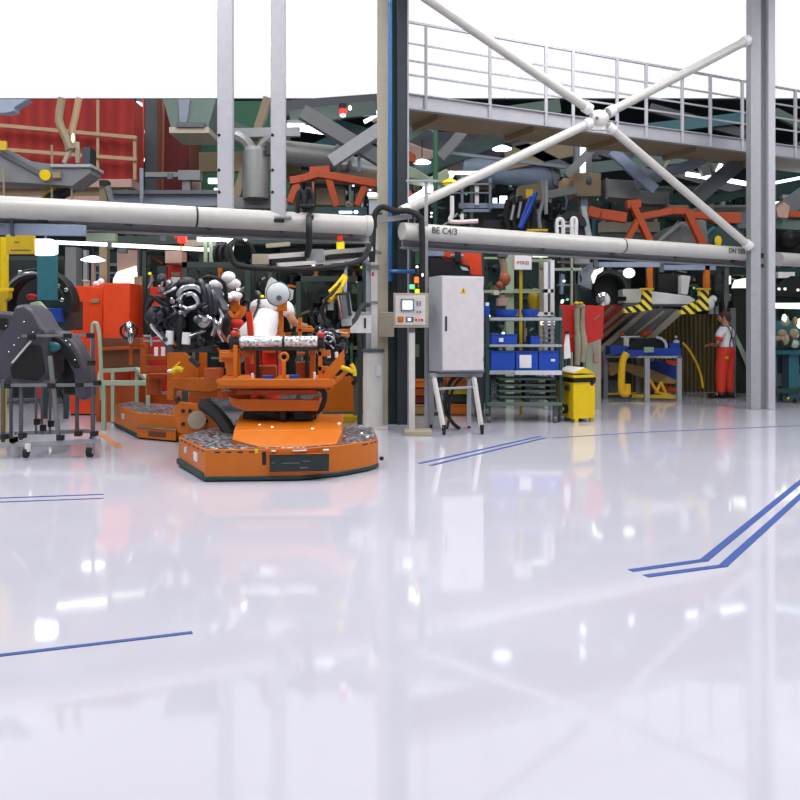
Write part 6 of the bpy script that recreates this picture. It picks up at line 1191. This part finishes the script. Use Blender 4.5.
    for a, b in ends[:0 if 'strap' in J else 2]:
        so = loc('suspender', 'strap', T(.019, a - upc*.12 - bk*.16, a + upc*.02 - bk*.03, a + bk*.09, (a+b)/2 + bk*.14, b + bk*.15, b - (ch-sp)*.45 + bk*.15, k=8), root)
        w_ = so.modifiers.new('wrap', 'SHRINKWRAP'); w_.target = sh_; w_.wrap_mode = 'OUTSIDE_SURFACE'; w_.wrap_method = 'NEAREST_SURFACEPOINT'; w_.offset = .008
        w_.wrap_mode = 'ON_SURFACE'
    if 'strap' in J:
        so = loc('suspender', 'strap', T(.02, *[Vector(p) for p in J['strap']], k=8), root)
        w_ = so.modifiers.new('wrap', 'SHRINKWRAP'); w_.target = sh_; w_.wrap_method = 'NEAREST_SURFACEPOINT'; w_.wrap_mode = 'ABOVE_SURFACE'; w_.offset = .012
    return root, j
pw = P(726, 398, H*F/(398-HY)); pw.z = 0
r1, _ = person('person standing with back turned, white t-shirt, red bib trousers, dark suspenders', pw, math.radians(38), dict(
    face=(-.55, 1, -.05), lwr=(-.12, .14, 1.06, .03), lpalm=(-.09, .19, 1.08, .036, .02), lel=(-.27, .0, 1.12, .045), lan=(-.17, .0, .09, .042), ltoe=(-.24, .13, .04, .035), lkn=(-.14, .02, .49, .062), rwr=(.08, .3, 1.08, .03), rpalm=(.02, .36, 1.08, .036, .02), rel=(.23, .06, 1.14, .045)))
r1.scale = (1.14, 1.1, 1.03)
loc('sleeve_trim', 'workred', [CY(Vector((-.245, .0, 1.17)), Vector((-.225, .0, 1.225)), .075, n=16)], r1)
loc('back_print', 'strap', [BX(.02, .09, -.19, -.165, 1.335, 1.348), BX(.03, .08, -.19, -.165, 1.315, 1.325)], r1)
loc('pocket_mark', 'yellow', [BX(-.165, -.15, -.14, -.09, .8, .85), BX(-.175, -.14, -.14, -.09, .8, .812)], r1)
wp = P(263, 340, 10.1); wp.z = .3
r2, _ = person('person in white shirt with dark strap bending over the orange lift table', wp, math.radians(-18), dict(
    pelvis=(-.04, -.1, .9, .13, .11), spine=(-.03, -.03, 1.06, .14, .11), chest=(.02, .1, 1.24, .145, .115), neck=(.02, .24, 1.33, .06), head0=(.0, .31, 1.35, .062), head=(-.02, .4, 1.36, .088, .1), crown=(-.03, .46, 1.38, .07),
    lsh=(-.14, .12, 1.31, .055), rsh=(.22, .12, 1.28, .055), lel=(-.22, .25, 1.08, .045), lwr=(-.1, .42, 1.0, .03), lpalm=(-.06, .48, 1.0, .036, .02), rel=(.31, .08, 1.1, .048), rwr=(.33, .32, 1.06, .032), rpalm=(.33, .4, 1.06, .036, .02),
    face=(0, .6, -1), back=(0, -.8, .57), strap=((-.06, .2, 1.5), (-.09, .05, 1.5), (-.1, -.08, 1.42), (-.09, -.16, 1.28), (-.05, -.24, 1.1), (-.02, -.3, .98))), hands='glove')
r2.scale = (1.12, 1.12, 1.08)
thing('work_step', 'low grey step under the bending worker behind the lift table', 'step', [('deck', 'plate', BX(wp.x-.5, wp.x+.5, 9.82, 10.5, .26, .3)), ('leg', 'greyd', [BX(wp.x-.5, wp.x-.42, 9.85, 10.45, 0, .26), BX(wp.x+.42, wp.x+.5, 9.85, 10.45, 0, .26)])])
struct('ceiling', 'wallback', BX(-22, 22, 20.2, 24.6, 6.9, 6.94), bevel=0)  # dark slab added under the ceiling to shade the far bays
# glowing sheets added below the ceiling to whiten the top of the view
for i in range(7):
    x = -21 + 6*i
    struct('glow_sheet_%d' % (i+1), 'added_glow', BX(x+.02, x+5.98, 16.6, 24.3, 8.04, 8.08), bevel=0)

# ================================================================== LIGHT, CAMERA
def ceiling_lamp(x, y, power, sx=.5, sy=5.):
    L = bpy.data.lights.new('ceiling_lamp', 'AREA'); L.shape = 'RECTANGLE'; L.size = sx; L.size_y = sy; L.energy = power; L.color = (.99, .985, 1.)
    o = bpy.data.objects.new('ceiling_lamp', L); C.objects.link(o); o.location = (x, y, 7.9)
for x in (-9, -3, 3, 9):
    for y in (6.0, 11.5):
        ceiling_lamp(x, y, 480)
for x in (-6, 0, 6):
    ceiling_lamp(x, 0, 170)
w = bpy.data.worlds.new('world'); bpy.context.scene.world = w; w.use_nodes = True
w.node_tree.nodes['Background'].inputs[0].default_value = (.92, .95, 1., 1); w.node_tree.nodes['Background'].inputs[1].default_value = .4
sc = bpy.context.scene
cam = bpy.data.cameras.new('camera'); co = bpy.data.objects.new('camera', cam); C.objects.link(co)
co.location = (0, 0, H); co.rotation_euler = (PI/2, 0, 0)
cam.sensor_width = 36; cam.lens = 36 * F / 800; cam.shift_y = -(400 - HY) / 800; cam.clip_end = 200
sc.camera = co
sc.view_settings.view_transform = 'Standard'; sc.view_settings.look = 'None'; sc.view_settings.exposure = -0.88; sc.view_settings.gamma = 1
sc.cycles.max_bounces = 6; sc.cycles.use_denoising = True
